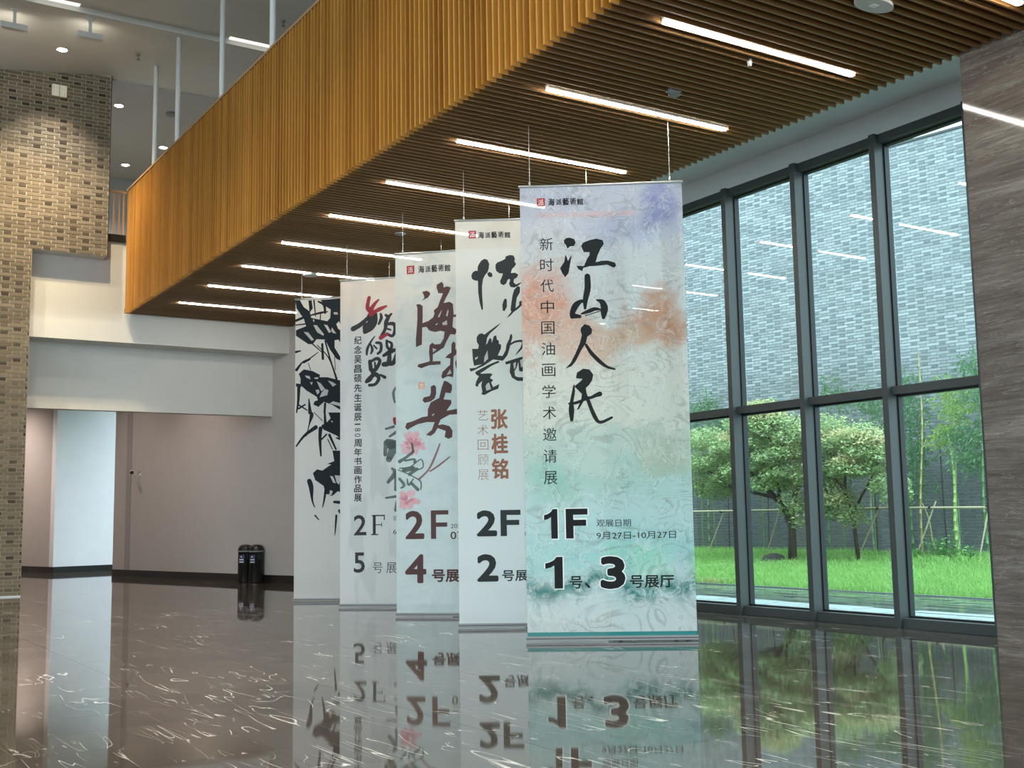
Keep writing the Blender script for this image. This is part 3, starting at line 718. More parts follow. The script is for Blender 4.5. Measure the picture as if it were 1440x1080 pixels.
for y in (27.9, 26.9, 26.3, 25.9, 25.2, 24.6, 23.6, 23.1, 22.9, 22.0, 21.0, 20.6, 20.2, 19.9, 18.75, 18.3):
    k += 1; h = random.uniform(2.2, 3.4)
    r_ = root('young_culm', 'slim bare bamboo culm behind the pole rail, %s from the left' % ORD[k-1], 'bamboo', (BX+random.uniform(-.1, .4), y, .38), 0, 'slim bare culms behind the pole rail')
    MB().tube([(0, 0, -.05), (random.uniform(-.05, .05), 0, h*.5), (random.uniform(-.1, .1), random.uniform(-.2, .2), h)], [.022, .018, .01], 6).obj('culm', M['culm_green'] if k % 3 else M['bark'], r_)
RX = 23.9
r_ = root('pole_rail', 'long horizontal bamboo pole rail with slanting props in front of the garden wall', 'rail', (RX, 22, .38))
MB().tube([(0, 9, 1.32), (0, 4, 1.29), (0, 0, 1.28), (0, -2.5, 1.27), (0, -6.5, 1.22)], .026, 8).obj('rail_pole', M['pole'], r_, True)
for y0, y1, z1 in ((4.3, 3.8, 1.30), (1.85, 1.3, 1.75), (-1.45, -2.05, 1.36), (-3.25, -3.75, 1.42), (-5.05, -5.2, 1.2), (7, 6.5, 1.4)):
    MB().tube([(-.25, y0, -.05), (.05, y1, z1)], .02, 6).obj('prop', M['pole'], r_)
for y in (3.9, 1.45, -2.0, -3.6, -5.2, -.3): MB().tube([(0, y-.03, 1.27), (0, y+.03, 1.27)], .038, 8).obj('lashing', M['bark'], r_)
def plant(lab, x, y, s, n):
    r_ = root('leafy_plant', lab, 'plant', (x, y, gz(x)-.02), 0, 'leafy plants at the foot of the bamboo')
    v, f, t = [], [], []; st = MB()
    for i in range(n):
        a = random.uniform(0, 6.28); q = random.uniform(.1, 1)*s; h = random.uniform(.10, .42)*s/.4
        p = Vector((math.cos(a)*q*.5, math.sin(a)*q, h)); st.tube([(0, math.sin(a)*q*.5, 0), tuple(p)], .005, 4, False)
        L = random.uniform(.05, .10); dv = Vector((math.cos(a)*.5, math.sin(a), random.uniform(-.3, .4))).normalized(); w = dv.cross(Vector((0, 0, 1))).normalized()*L*.55; k = len(v)
        v += [tuple(p), tuple(p+dv*L*.5+w), tuple(p+dv*L*1.2), tuple(p+dv*L*.5-w)]; f.append((k, k+1, k+2, k+3)); t.append(random.uniform(.5, 1))
    st.obj('stems', M['culm_green'], r_); leaf_obj('leaves', (v, f, t), M['ground'], r_)
plant('broad leafy bright green plant under the thick lime bamboo', 23.6, 17.9, .55, 110)
plant('smaller leafy green plant left of the broad one under the bamboo', 23.6, 18.6, .3, 40)
plant('leafy green plant right of the broad one near the marble wall', 23.6, 17.2, .35, 60)
plant('taller upright leafy sprig beside the thick lime bamboo', 23.8, 17.75, .75, 26)
rk = MB(); rk.lathe([(.32, -.05), (.36, .08), (.25, .20), (.1, .26)], 9); o = rk.obj('garden_rock', M['bark'], None, False, (22.3, 22.2, .25)); tag(o, 'low dark rock at the foot of the left maple', 'rock')
rk = MB(); rk.lathe([(.25, -.05), (.28, .06), (.2, .14), (.06, .18)], 8); o = rk.obj('garden_rock', M['bark'], None, False, (22.6, 20.9, .25)); tag(o, 'low dark rock between the two maples', 'rock')
v, f, t = blades(900, (18.0, 18.5), (19.6, 21.6), (.04, .10), .8, .012)
o = mesh_obj('dry_grass', v, f, m_leaf('dry_brown_grass', (.45, .34, .2), (.62, .48, .3))); o['kind'] = 'stuff'; tag(o, 'dry brown grass patch at the lawn edge near the first mullion', 'grass')
o.data.attributes.new('tone', 'FLOAT', 'FACE').data.foreach_set('value', t)

# ================================================================ BANNERS
# brush strokes (u, v, width) and outlines (u, v) in millimetres on each banner
PEONY = [(0.278, 2.744, 0.216), (0.196, 1.846, 0.182)]
ART=[
 [("P",[556,5052,587,5083,636,5085,689,5065,706,5020,687,4975,634,4971,598,4941,585,4987,560,5015]),("P",[570,4865,555,4771,500,4691,524,4628,563,4572,608,4625,625,4715,652,4855,631,4832,603,4779,588,4833]),("P",[775,4972,803,5016,901,5050,972,5062,1051,5041,1066,4990,1022,4928,984,4848,956,4755,1035,4771,1106,4772,1202,4742,1216,4697,1182,4676,1104,4718,981,4707,875,4704,795,4683,782,4641,733,4672,708,4716,805,4709,845,4798,878,4848,883,4887,809,4890,792,4926]),("S",[845,4573,74,845,4420,81,815,4278,67,806,4162,35]),("S",[811,4242,39,758,4253,49,690,4201,81,646,4113,70,642,4059,60]),("S",[649,4068,70,736,4057,46]),("S",[763,4092,25,861,4125,53,932,4149,46,1010,4138,21]),("S",[807,4067,11,930,4100,11,1001,4121,11]),("S",[956,4265,18,1022,4236,70,1051,4164,91,1044,4093,81,1037,4036,45]),("P",[751,3914,795,3957,856,3938,890,3883,880,3830,827,3796,807,3717,744,3621,670,3481,617,3421,537,3393,609,3465,673,3587,728,3710,757,3816,741,3878]),("S",[807,3690,35,874,3582,49,984,3465,49,1070,3401,35,1160,3372,24]),("P",[669,3270,685,3340,764,3387,843,3375,890,3308,874,3238,834,3178,793,3140,800,3073,825,3002,781,2977,729,2996,739,3066,646,3165,735,3233,753,3259,709,3260]),("S",[808,3012,42,860,3019,38,913,3044,49,965,3061,63]),("S",[643,3182,14,635,3095,38,610,2972,45,604,2867,70,605,2741,42]),("S",[575,2947,24,658,2954,38,755,2987,35]),("S",[746,2987,38,701,2900,24,683,2874,14]),("S",[812,2994,45,856,2870,49,897,2773,52,939,2711,42,1000,2710,38,1108,2760,31])],
 [("P",[376,5259,423,5287,468,5269,493,5209,484,5139,466,5087,431,5047,401,4989,383,4884,383,4744,391,4628,392,4535,372,4533,345,4640,326,4792,324,4962,280,4967,237,4993,229,5046,253,5093,293,5115,319,5108,323,5167,341,5207]),("P",[463,5069,489,5089,526,5074,540,5038,520,5009,488,5016,468,5040]),("P",[585,5195,606,5224,676,5251,728,5279,734,5314,792,5333,850,5323,868,5275,860,5235,884,5196,858,5158,823,5124,805,5066,868,5068,912,5040,896,5000,850,4972,843,4925,877,4895,975,4933,911,4877,853,4849,796,4860,776,4909,792,4956,786,4981,758,4968,734,4910,693,4888,653,4912,646,4953,672,5005,690,5061,638,5065,593,5101,582,5148]),("P",[719,4695,741,4671,740,4572,704,4504,679,4516,674,4597,692,4661]),("P",[899,4871,936,4853,932,4777,885,4697,870,4604,865,4546,918,4591,921,4643,953,4654,975,4619,958,4584,894,4528,836,4489,789,4438,726,4399,778,4461,804,4495,791,4525,806,4629,823,4733,847,4814]),("P",[656,4337,580,4263,488,4184,447,4122,428,4013,487,4121,509,4097,514,4045,544,4143,579,4153,589,4090,614,4077,617,4025,648,4019,644,3961,597,3859,666,3852,713,3937,725,4017,766,4097,779,4154,802,4171,813,4130,788,4027,758,3924,734,3856,670,3782,619,3789,528,3803,390,3714,206,3632,182,3679,275,3688,367,3738,253,3717,237,3798,227,3965,313,3963,325,4015,297,4062,295,4131,327,4177,368,4190,407,4169,477,4219,581,4292]),("S",[292,3613,46,366,3651,51,493,3723,34,602,3767,27]),("P",[286,3584,309,3630,354,3600,480,3603,519,3591,479,3540,501,3517,529,3505,495,3471,522,3402,614,3445,596,3377,499,3345,396,3290,350,3303,368,3336,352,3428,370,3497,318,3452,300,3407,266,3430,279,3487,320,3566]),("P",[704,3764,779,3786,847,3807,985,3844,983,3781,970,3644,946,3616,901,3628,892,3760,868,3680,833,3624,843,3555,888,3537,979,3535,978,3481,876,3483,797,3533,764,3614,778,3740,709,3724]),("S",[782,4016,23,851,4054,30,954,4058,32,947,3977,32,895,3909,21,854,3864,7]),("H",[266,3832,312,3852,306,3825,271,3803]),("H",[441,4099,462,4110,454,4047,438,4030]),("H",[403,3840,450,3943,457,3816,396,3760]),("H",[818,3739,858,3761,851,3681,828,3653]),("H",[432,3449,466,3472,493,3374,425,3352,414,3416]),("H",[915,3783,963,3804,959,3690,930,3679])],
 [("P",[459,5229,532,5245,588,5216,593,5178,553,5125,509,5111,450,5079,495,5129,487,5173]),("P",[357,5027,418,5029,465,4994,464,4792,459,4711,562,4743,640,4799,663,4858,652,4913,719,4963,765,5081,810,5187,732,5191,705,5280,615,5133,700,5275,709,5335,792,5379,820,5334,822,5282,878,5297,944,5275,910,5192,854,5097,820,5023,920,5041,975,5003,989,4818,1056,4842,1055,4788,978,4781,965,4625,1053,4561,1002,4493,931,4508,863,4392,813,4287,735,4253,647,4349,758,4354,814,4438,832,4550,760,4570,671,4553,571,4585,527,4647,455,4640,450,4467,447,4359,347,4320,345,4439,372,4764,375,4961]),("H",[791,4916,762,4830,740,4788,723,4805,763,4874]),("H",[891,4916,902,4888,882,4797,857,4815,874,4868]),("H",[794,4699,872,4738,877,4662,800,4660]),("H",[672,4672,722,4702,705,4671]),("P",[577,4345,623,4383,677,4340,688,4307,776,4306,754,4255,633,4188,628,4075,761,4074,760,4021,561,4013,436,3971,369,3998,386,4037,545,4071,578,4085,566,4232]),("P",[946,4343,979,4387,1012,4348,1007,4259,1052,4233,1043,4193,976,4132,973,3859,965,3803,874,3823,791,3783,770,3819,792,3899,917,4006,923,4110,836,4122,878,4169,941,4206]),("S",[1042,4089,23,1021,4033,33,1032,3952,26,1053,3906,16]),("P",[592,3666,645,3692,678,3662,682,3550,656,3470,590,3425,490,3405,449,3446,474,3494,574,3514,591,3569]),("P",[773,3642,816,3753,873,3734,947,3675,946,3603,921,3543,839,3559,805,3449,928,3436,936,3380,852,3263,1049,3293,1048,3201,901,3198,752,3123,710,3037,784,3047,899,3015,947,2942,943,2839,880,2809,815,2843,833,2938,701,2990,651,2912,585,2866,503,2885,602,2961,653,3087,521,3091,371,3064,255,3012,196,2977,155,3016,180,3087,289,3115,439,3174,535,3187,539,3299,589,3409,731,3476]),("H",[630,4293,696,4266,633,4220]),("H",[917,3933,941,3868,858,3839]),("H",[604,3208,654,3230,621,3184]),("Sg",[265,2769,36,290,2622,41]),("Sg",[290,2622,46,162,2528,46,59,2469,61]),("Sg",[59,2359,20,237,2379,20,416,2496,20,453,2374,20,364,2327,20]),("Sg",[135,2333,76,288,2354,76]),("Sg",[224,2258,56,351,2340,51]),("Sg",[33,2336,15,160,2284,20,312,2207,20,413,2132,25,412,2011,20]),("Sg",[58,2189,46,134,2090,46,82,2042,25]),("Sg",[185,2186,20,210,2088,36,287,2183,20]),("Sg",[248,2123,46,362,2012,56]),("Sm",[388,2181,35,541,2323,30,644,2514,35,734,2731,25]),("Sm",[566,2298,25,718,2391,30,895,2520,20]),("Sg",[149,2479,31,301,2499,36,314,2450,51])],
 [("Sr",[558,5585,53,535,5485,57,531,5394,65,591,5335,83]),("Sr",[739,5538,26,667,5469,49,610,5389,68]),("Sr",[885,5411,30,781,5371,57,667,5322,57,591,5281,76]),("S",[629,5278,87,534,5210,57,382,5090,68,249,5024,76]),("S",[591,5244,114,591,5098,106,477,5067,65,477,4957,57]),("S",[686,5275,45,676,5130,64,591,5025,83,477,4957,64]),("S",[780,5270,34,790,5197,49,742,5090,34]),("S",[875,5247,38,922,5217,45,984,5263,30]),("S",[931,5207,49,884,5119,64,864,4992,49,798,4868,53]),("S",[912,5081,41,1024,5075,56,1052,4983,52,1005,4858,45,892,4900,38]),("S",[911,4990,30,968,4969,26]),("Sr",[911,4899,41,779,4833,64]),("S",[666,4866,15,590,4769,30,524,4645,42,510,4537,30]),("S",[590,4715,26,618,4623,42,590,4551,26]),("S",[694,4746,38,779,4724,45,778,4597,45,722,4545,38]),("S",[647,4694,26,703,4637,26]),("S",[892,4773,38,901,4663,41,966,4606,45,985,4714,41,910,4763,26]),("S",[834,4504,45,966,4570,67,1078,4601,41]),("S",[947,4607,49,928,4373,75,834,4341,68]),("S",[1078,4546,37,1021,4368,67,928,4355,67]),("S",[571,4407,57,589,4261,64]),("S",[590,4406,38,703,4455,49,759,4398,53,683,4257,56,608,4224,53]),("S",[665,4385,26,674,4276,34]),("S",[646,4241,64,589,4080,45,504,4039,49]),("S",[514,4065,45,664,4167,68,739,4092,56,673,3987,45,561,3973,45]),("S",[768,4154,30,852,4105,49]),("Sg",[1089,3956,17,1017,3821,51,1039,3642,34]),("Sg",[871,3168,40,1014,3204,51]),("Sg",[942,3029,40,1071,3107,57]),("Sg",[899,2948,86,1013,2863,171,926,2621,114]),("Sg",[871,2922,86,856,2704,68]),("Sg",[956,2865,142,1127,2914,114]),("Sg",[983,2456,40,1039,2374,85,911,2214,62]),("Sg",[1053,2373,57,1052,2076,62]),("Sg",[867,1932,34,1066,1955,51]),("Sg",[1065,1860,40,1050,1713,62]),("Sr",[1038,3340,57,1057,3271,68])],
 [("P",[-2,5918,92,5918,174,5774,291,5689,267,5905,337,5906,361,5742,303,5666,327,5552,663,5469,721,5534,732,5702,616,5775,523,5904,974,5916,974,5399,940,5356,905,5458,848,5405,882,5313,975,5242,975,4952,894,5089,814,5081,814,4936,941,4730,941,4664,849,4712,722,4895,618,5101,445,5119,364,5022,271,5026,15,5205,14,5318,223,5388,176,5536,23,5758]),("S",[13,5510,51,152,5560,51]),("S",[13,5420,23,199,5434,28]),("S",[560,5014,46,573,4723,51]),("S",[457,4996,18,688,4740,23,827,4379,28,850,4267,27]),("S",[618,5078,32,734,4672,32,861,4311,32]),("S",[815,4758,14,827,4490,14]),("S",[364,5022,28,549,4858,18]),("S",[383,5899,33,419,5582,19]),("S",[292,5599,28,524,5644,46,662,5660,23]),("S",[476,5872,33,593,5799,56,616,5640,46]),("S",[524,5644,19,513,5487,23]),("S",[17,4879,47,109,4898,28]),("S",[31,4521,60,157,4672,32,296,4734,28,480,4860,14]),("S",[180,4660,37,307,4722,32]),("S",[273,4645,14,320,4509,14]),("P",[77,4441,181,4526,366,4485,517,4402,505,4358,666,4352,987,4262,983,3689,942,3690,759,3806,599,3867,484,3771,381,3819,404,3884,472,3904,449,3971,299,4065,183,4136,148,4170,21,4186,21,4253,113,4239,113,4350]),("S",[79,4162,69,69,3895,51,36,3675,28]),("S",[70,3829,32,255,3712,23]),("S",[288,3932,23,313,3666,78]),("S",[622,3833,46,611,3656,46]),("S",[82,3751,37,208,3824,32]),("H",[104,5908,209,5912,291,5712,174,5774]),("H",[374,5403,443,5400,594,5214,583,5181,456,5254]),("H",[594,5405,663,5390,744,5252,698,5232]),("H",[172,5277,270,5262,387,5111,340,5090]),("H",[385,5459,362,5517,397,5510]),("H",[790,5643,870,5639,882,5594,801,5598]),("H",[756,5341,848,5214,779,5228,744,5275]),("H",[205,4402,298,4388,321,4320,240,4356]),("H",[125,4205,230,4112,160,4114]),("H",[448,4282,529,4235,621,4120,541,4079]),("H",[426,4105,495,4114,506,4058,461,4015]),("H",[310,4265,367,4263,345,4208]),("H",[678,4285,781,4248,850,4201,781,4159]),("H",[621,4120,690,4096,667,3997,507,3958,552,4056]),("H",[714,3830,782,3871,976,3821,976,3755]),("H",[390,4351,471,4359,482,4325,413,4328]),("P",[687,3655,989,3645,990,3088,857,3196,591,3320,542,3403,663,3469,735,3537]),("S",[298,3667,34,347,3619,83,299,3434,29,240,3202,15]),("S",[34,3010,29,203,3215,54,433,3371,83]),("S",[530,3345,82,519,3125,63,540,2811,34]),("S",[519,3101,34,652,3225,34]),("S",[614,3657,39,627,3447,58]),("S",[396,3664,15,566,3496,15]),("S",[712,3212,53,845,2930,34]),("S",[676,3132,19,773,2932,19]),("P",[773,2909,990,2892,991,2076,883,2112,787,2034,739,2023,715,2058,643,2060,595,2221,425,2340,377,2475,461,2547,570,2521,690,2599,750,2633,666,2646,810,2700]),("S",[305,2320,97,342,2204,97,367,1950,39,416,1812,19]),("S",[428,1651,34,501,1570,19]),("S",[643,2174,58,608,1946,38,577,1809,19]),("S",[812,1907,48,979,1893,67]),("S",[920,1734,62,984,1642,62]),("S",[855,1644,43,841,1439,33,825,1269,14]),("S",[857,3150,29,977,3112,58]),("H",[726,2414,786,2401,847,2262,787,2286]),("H",[822,2423,966,2409,907,2238,859,2285]),("H",[715,2058,727,2138,787,2114,751,2035]),("H",[857,3127,977,3089,990,2903,881,2953]),("H",[736,3490,784,3477,772,3454])],
]
def m_letter(name, col, al=.03):
    n = N(name); d_ = n.n('BsdfDiffuse', IColor=col); t = n.n('BsdfTransparent')
    mx = n.n('MixShader', i0=al); n.put(mx.inputs[1], d_); n.put(mx.inputs[2], t); n.surf(mx); return n.m
def banner_mat(name, build):
    n = N(name); o = n.objc(); s = n.n('SeparateXYZ', i0=o); c = build(n, o, s.outputs[0], s.outputs[2])
    weave = n.noise(n.mapv(o, (1, 1, .25)), 2.0, 2)
    c = n.mix(n.math('MULTIPLY', weave, .06), c, (.55, .6, .62))
    d_ = n.n('BsdfDiffuse', IColor=c); tl = n.n('BsdfTranslucent', IColor=c); tr = n.n('BsdfTransparent')
    a = n.n('MixShader', i0=.42); n.put(a.inputs[1], d_); n.put(a.inputs[2], tl)
    b = n.n('MixShader', i0=.13); n.put(b.inputs[1], a); n.put(b.inputs[2], tr); n.surf(b); return n.m
def print_landscape(n, o, u, v):
    wob = n.noise(n.mapv(o, (1, 1, 1)), 1.3, 4, .55, .6)
    vv = n.math('ADD', v, n.math('MULTIPLY', n.math('SUBTRACT', wob, .5), 1.1))
    c = n.ramp(n.math('DIVIDE', vv, 5.8), [(.02, (.72, .78, .76)), (.10, (.66, .78, .76)), (.17, (.42, .72, .70)), (.26, (.55, .76, .74)), (.36, (.46, .68, .60)),
        (.46, (.74, .76, .66)), (.56, (.78, .76, .66)), (.66, (.72, .70, .64)), (.80, (.68, .70, .70)), (.97, (.52, .56, .68))])
    def blob(cu, cv, ru, rv, col, amt, c):
        a = n.math('POWER', n.math('DIVIDE', n.math('SUBTRACT', u, cu), ru), 2.); b = n.math('POWER', n.math('DIVIDE', n.math('SUBTRACT', vv, cv), rv), 2.)
        w = n.noise(n.mapv(o, (1, 1, 1.5)), 3.2, 5, .65, 1.2)
        f = n.math('MULTIPLY', n.rng(n.math('ADD', n.math('ADD', a, b), n.math('MULTIPLY', n.math('SUBTRACT', w, .5), 1.6)), .1, 1.05, 1, 0), amt)
        return n.mix(f, c, col)
    c = blob(1.80, 5.45, .30, .28, (.20, .22, .55), .75, c)
    c = blob(1.45, 5.2, .9, .30, (.42, .47, .68), .6, c)
    c = blob(.22, 4.15, .55, .6, (.74, .30, .18), .85, c)
    c = blob(.7, 3.7, .8, .35, (.74, .42, .30), .75, c)
    c = blob(1.7, 3.95, .55, .40, (.58, .25, .11), .95, c)
    c = blob(1.3, 3.75, .5, .25, (.68, .46, .30), .7, c)
    c = blob(.55, 2.5, .8, .25, (.50, .68, .60), .6, c)
    c = blob(.35, 2.0, .35, .35, (.30, .60, .50), .6, c)
    c = blob(1.75, 2.35, .45, .3, (.42, .50, .36), .6, c)
    c = blob(1.3, 1.0, .55, .22, (.34, .72, .60), .6, c)
    # teal wash in a ragged band, like a distant ridge
    rag = n.noise(n.mapv(o, (1, 1, 1)), 4.5, 6, .7, .9); lowf = n.noise(n.mapv(u and o, (1.2, 0, 0)), 1.4, 2)
    mid = n.math('ADD', .66, n.math('MULTIPLY', n.math('SUBTRACT', lowf, .5), .9))
    dd = n.math('ABSOLUTE', n.math('SUBTRACT', v, mid)); f = n.math('MULTIPLY', n.rng(dd, .0, .20, 1, 0), n.rng(rag, .40, .52, 0, 1))
    c = n.mix(n.math('MULTIPLY', f, 1.), c, (.02, .22, .19))
    # engraved flow lines
    f1 = n.noise(n.mapv(o, (.7, 1, 1.3)), 1.4, 2.5, .5, .7)
    ln = n.math('SINE', n.math('MULTIPLY', f1, 80.)); lm = n.rng(n.noise(o, 2.1, 2), .45, .6, 0, 1)
    c = n.mix(n.math('MULTIPLY', n.math('MULTIPLY', n.rng(ln, .4, 1., 0, 1), lm), .36), c, (.22, .23, .20))
    cr = n.noise(n.mapv(o, (1.6, 1, 1)), 3.0, 5, .6, .8); cd = n.math('ABSOLUTE', n.math('SUBTRACT', cr, .5))
    c = n.mix(n.rng(cd, 0, .010, .5, 0), c, (.24, .27, .27)); c = n.mix(n.rng(n.math('ABSOLUTE', n.math('SUBTRACT', cr, .53)), 0, .02, .35, 0), c, (.92, .93, .90))
    return n.mix(n.math('LESS_THAN', v, .118), c, (.03, .28, .27))
def print_lamp_warmed(n, o, u, v):
    inset = n.math('MULTIPLY', n.rng(v, 5.43, 5.45, 1, 0), 1.)
    st = n.noise(o, 2.2, 3, .5, .5)
    c = n.mix(inset, (.80, .76, .68), (.82, .80, .74))
    c = n.mix(n.rng(st, .62, .70, 0, .16), c, (.62, .56, .48))
    return n.mix(n.rng(v, 1.5, 4., 1., 0.), c, (.86, .89, .90))  # white cloth: lamp warmth above and cool daylight below put into the colour
def print_pale_blue(n, o, u, v):
    st = n.noise(n.mapv(o, (1, 1, 1.6)), 2.6, 6, .65, .8)
    c = n.mix(n.rng(v, 3.6, 5., 0, 1), (.72, .80, .80), (.80, .77, .70))  # warm lamp light on the upper part is mixed into the colour
    return n.mix(n.rng(st, .45, .66, 0, .45), c, (.50, .62, .62))
def print_grey_leaf(n, o, u, v):
    w = n.noise(n.mapv(o, (1.8, 1, .55), (0, 0, 0), (0, .7, 0)), 1.8, 2, .4, .4)
    c = n.mix(n.rng(v, 4.7, 5.5, 0, 1), (.80, .80, .80), (.84, .73, .64))  # top tinted with the glow of warm lamps
    return n.mix(n.math('MULTIPLY', n.rng(w, .54, .60, 0, .35), n.rng(v, 2.8, 3.4, 1, .45)), c, (.52, .54, .55))
def print_white(n, o, u, v): return n.mix(n.rng(v, 3.8, 5.8, 0, 1), (.82, .82, .80), (.80, .76, .68))  # white cloth, upper half coloured as lit by warm lamps

GEO = [(7.827, 12.026, -36.0, 5.79), (8.088, 14.176, -35.0, 5.88), (8.309, 16.565, -44.5, 5.90), (8.456, 19.109, -44.5, 5.95), (8.404, 21.173, -42.0, 5.955)]
BLAB = ['large painted landscape banner with four black brush characters, nearest of the hanging row',
        'white banner with two huge black brush characters and brown vertical lettering, second in the row',
        'pale blue banner with maroon brush characters and pink peonies, third in the row',
        'pale banner with red-to-black brush title and long vertical text line, fourth in the row',
        'banner printed with a black ink bamboo painting, farthest of the hanging row']
WB = 2.08
INK = [m_letter('black_print', (.022, .024, .025)), m_letter('charcoal_print', (.042, .048, .048)), m_letter('maroon_print', (.105, .060, .060)), m_letter('dark_grey_print', (.05, .05, .053)), m_letter('ink_wash_print', (.020, .025, .030))]
m_red = m_letter('seal_red_print', (.42, .05, .05)); m_redt = m_letter('crimson_print', (.33, .05, .06)); m_brown = m_letter('brown_print', (.32, .15, .10)); m_pink = m_letter('pink_print', (.80, .46, .50), .38)
m_deep = m_letter('rose_print', (.72, .32, .38), .5); m_gg = m_letter('leaf_grey_print', (.10, .13, .12), .25); m_mauve = m_letter('mauve_print', (.26, .16, .17)); m_whitep = m_letter('white_print', (.85, .86, .84)); m_orange = m_letter('seal_orange_print', (.78, .38, .26))
m_thin = m_letter('thin_grey_print', (.20, .17, .16)); m_salmon = m_letter('salmon_print', (.72, .40, .33))

def smooth(pts, k=5):
    P = [pts[0]]+pts+[pts[-1]]; out = []
    for i in range(1, len(P)-2):
        for j in range(k):
            t = j/k; out.append(tuple(.5*((2*b)+(-a+c)*t+(2*a-5*b+4*c-e)*t*t+(-a+3*b-3*c+e)*t**3) for a, b, c, e in zip(P[i-1], P[i], P[i+1], P[i+2])))
    out.append(tuple(P[-2])); return out
def ribbon(mb, pts, y):
    q = smooth(pts); L, R = [], []; tri = []
    for i, (x, z, w) in enumerate(q):
        a, b = q[max(i-1, 0)], q[min(i+1, len(q)-1)]; dx, dz = b[0]-a[0], b[1]-a[1]; l = math.hypot(dx, dz) or 1; h = max(w, 2)/2
        L.append((x-dz/l*h, y, z+dx/l*h)); R.append((x+dz/l*h, y, z-dx/l*h))
    n = len(mb.v); mb.v += [tuple(c/1000 if j != 1 else c for j, c in enumerate(p)) for p in L+R]; m = len(L)
    for i in range(m-1): mb.f.append((n+i, n+m+i, n+m+i+1, n+i+1))
    for (x, z, w) in (q[0], q[-1]):
        h = max(w, 2)/2; n = len(mb.v); mb.v += [((x+h*math.cos(a))/1000, y+.0001, (z+h*math.sin(a))/1000) for a in [2*math.pi*k/12 for k in range(12)]]; mb.f.append(tuple(range(n, n+12)))
def text_mb(mb, s, u0, v0, u1, v1, y=-.003, off=0., rot=0., stretch=True, res=3, mark=True):
    c = bpy.data.curves.new('t', 'FONT'); c.body = s; c.size = 1; c.offset = off; c.resolution_u = res; c.fill_mode = 'FRONT'
    o = bpy.data.objects.new('t', c); me = bpy.data.meshes.new_from_object(o)
    P = [v.co.copy() for v in me.vertices]
    if not P: return
    if rot: P = [Matrix.Rotation(rot, 3, 'Z') @ p for p in P]
    a0, a1 = min(p.x for p in P), max(p.x for p in P); b0, b1 = min(p.y for p in P), max(p.y for p in P)
    k = (v1-v0)/max(b1-b0, 1e-6); kx = (u1-u0)/max(a1-a0, 1e-6) if stretch else k
    n = len(mb.v); mb.marks.append((n, len(mb.f))) if mark else None; mb.v += [(u0+(p.x-a0)*kx, y, v0+(p.y-b0)*k) for p in P]
    mb.f += [tuple(n+i for i in p.vertices) for p in me.polygons]
    bpy.data.objects.remove(o); bpy.data.curves.remove(c); bpy.data.meshes.remove(me)
def digit_one(mb, u0, v0, u1, v1, y=-.003):
    mb.poly([(u0+(u1-u0)*a, y, v0+(v1-v0)*c) for a, c in ((.52, 0), (1, 0), (1, 1), (.66, 1), (.50, .90), (.25, .83), (0, .80), (0, .63), (.28, .66), (.52, .73))])
def cjk(mb, s, u0, v0, u1, v1, y=-.003, bold=0., **k):
    n = 0; mb.marks.append((len(mb.v), len(mb.f))); m = 12 if bold > .012 else 8
    for dx, dz in [(0, 0)]+[(math.cos(6.2832*i/m), math.sin(6.2832*i/m)) for i in range(m)]:
        text_mb(mb, s, u0+bold*(1+dx), v0+bold*(1+dz), u1-bold*(1-dx), v1-bold*(1-dz), y-n*4e-6, 0., mark=False); n += 1
def letter_f(mb, u0, v0, u1, v1, y=-.003, t=.092):
    mb.marks.append((len(mb.v), len(mb.f))); a = t*.80; h = v1-v0
    mb.poly([(u, y, v) for u, v in ((u0, v0), (u0+t, v0), (u0+t, v0+h*.42), (u1-.02, v0+h*.42), (u1-.02, v0+h*.42+a), (u0+t, v0+h*.42+a), (u0+t, v1-a), (u1, v1-a), (u1, v1), (u0, v1))])
def figure(mb, s_, a, c, d_, e_, y=-.003, b=.018):
    if s_ == 'F': letter_f(mb, a, c, d_, e_, y, .055+b*1.8)
    elif s_ == '1': mb.marks.append((len(mb.v), len(mb.f))); digit_one(mb, a, c, d_, e_, y)
    else: cjk(mb, s_, a, c, d_, e_, y, b)
def rect(mb, u0, v0, u1, v1, y=-.003): mb.poly([(u0, y, v0), (u1, y, v0), (u1, y, v1), (u0, y, v1)])

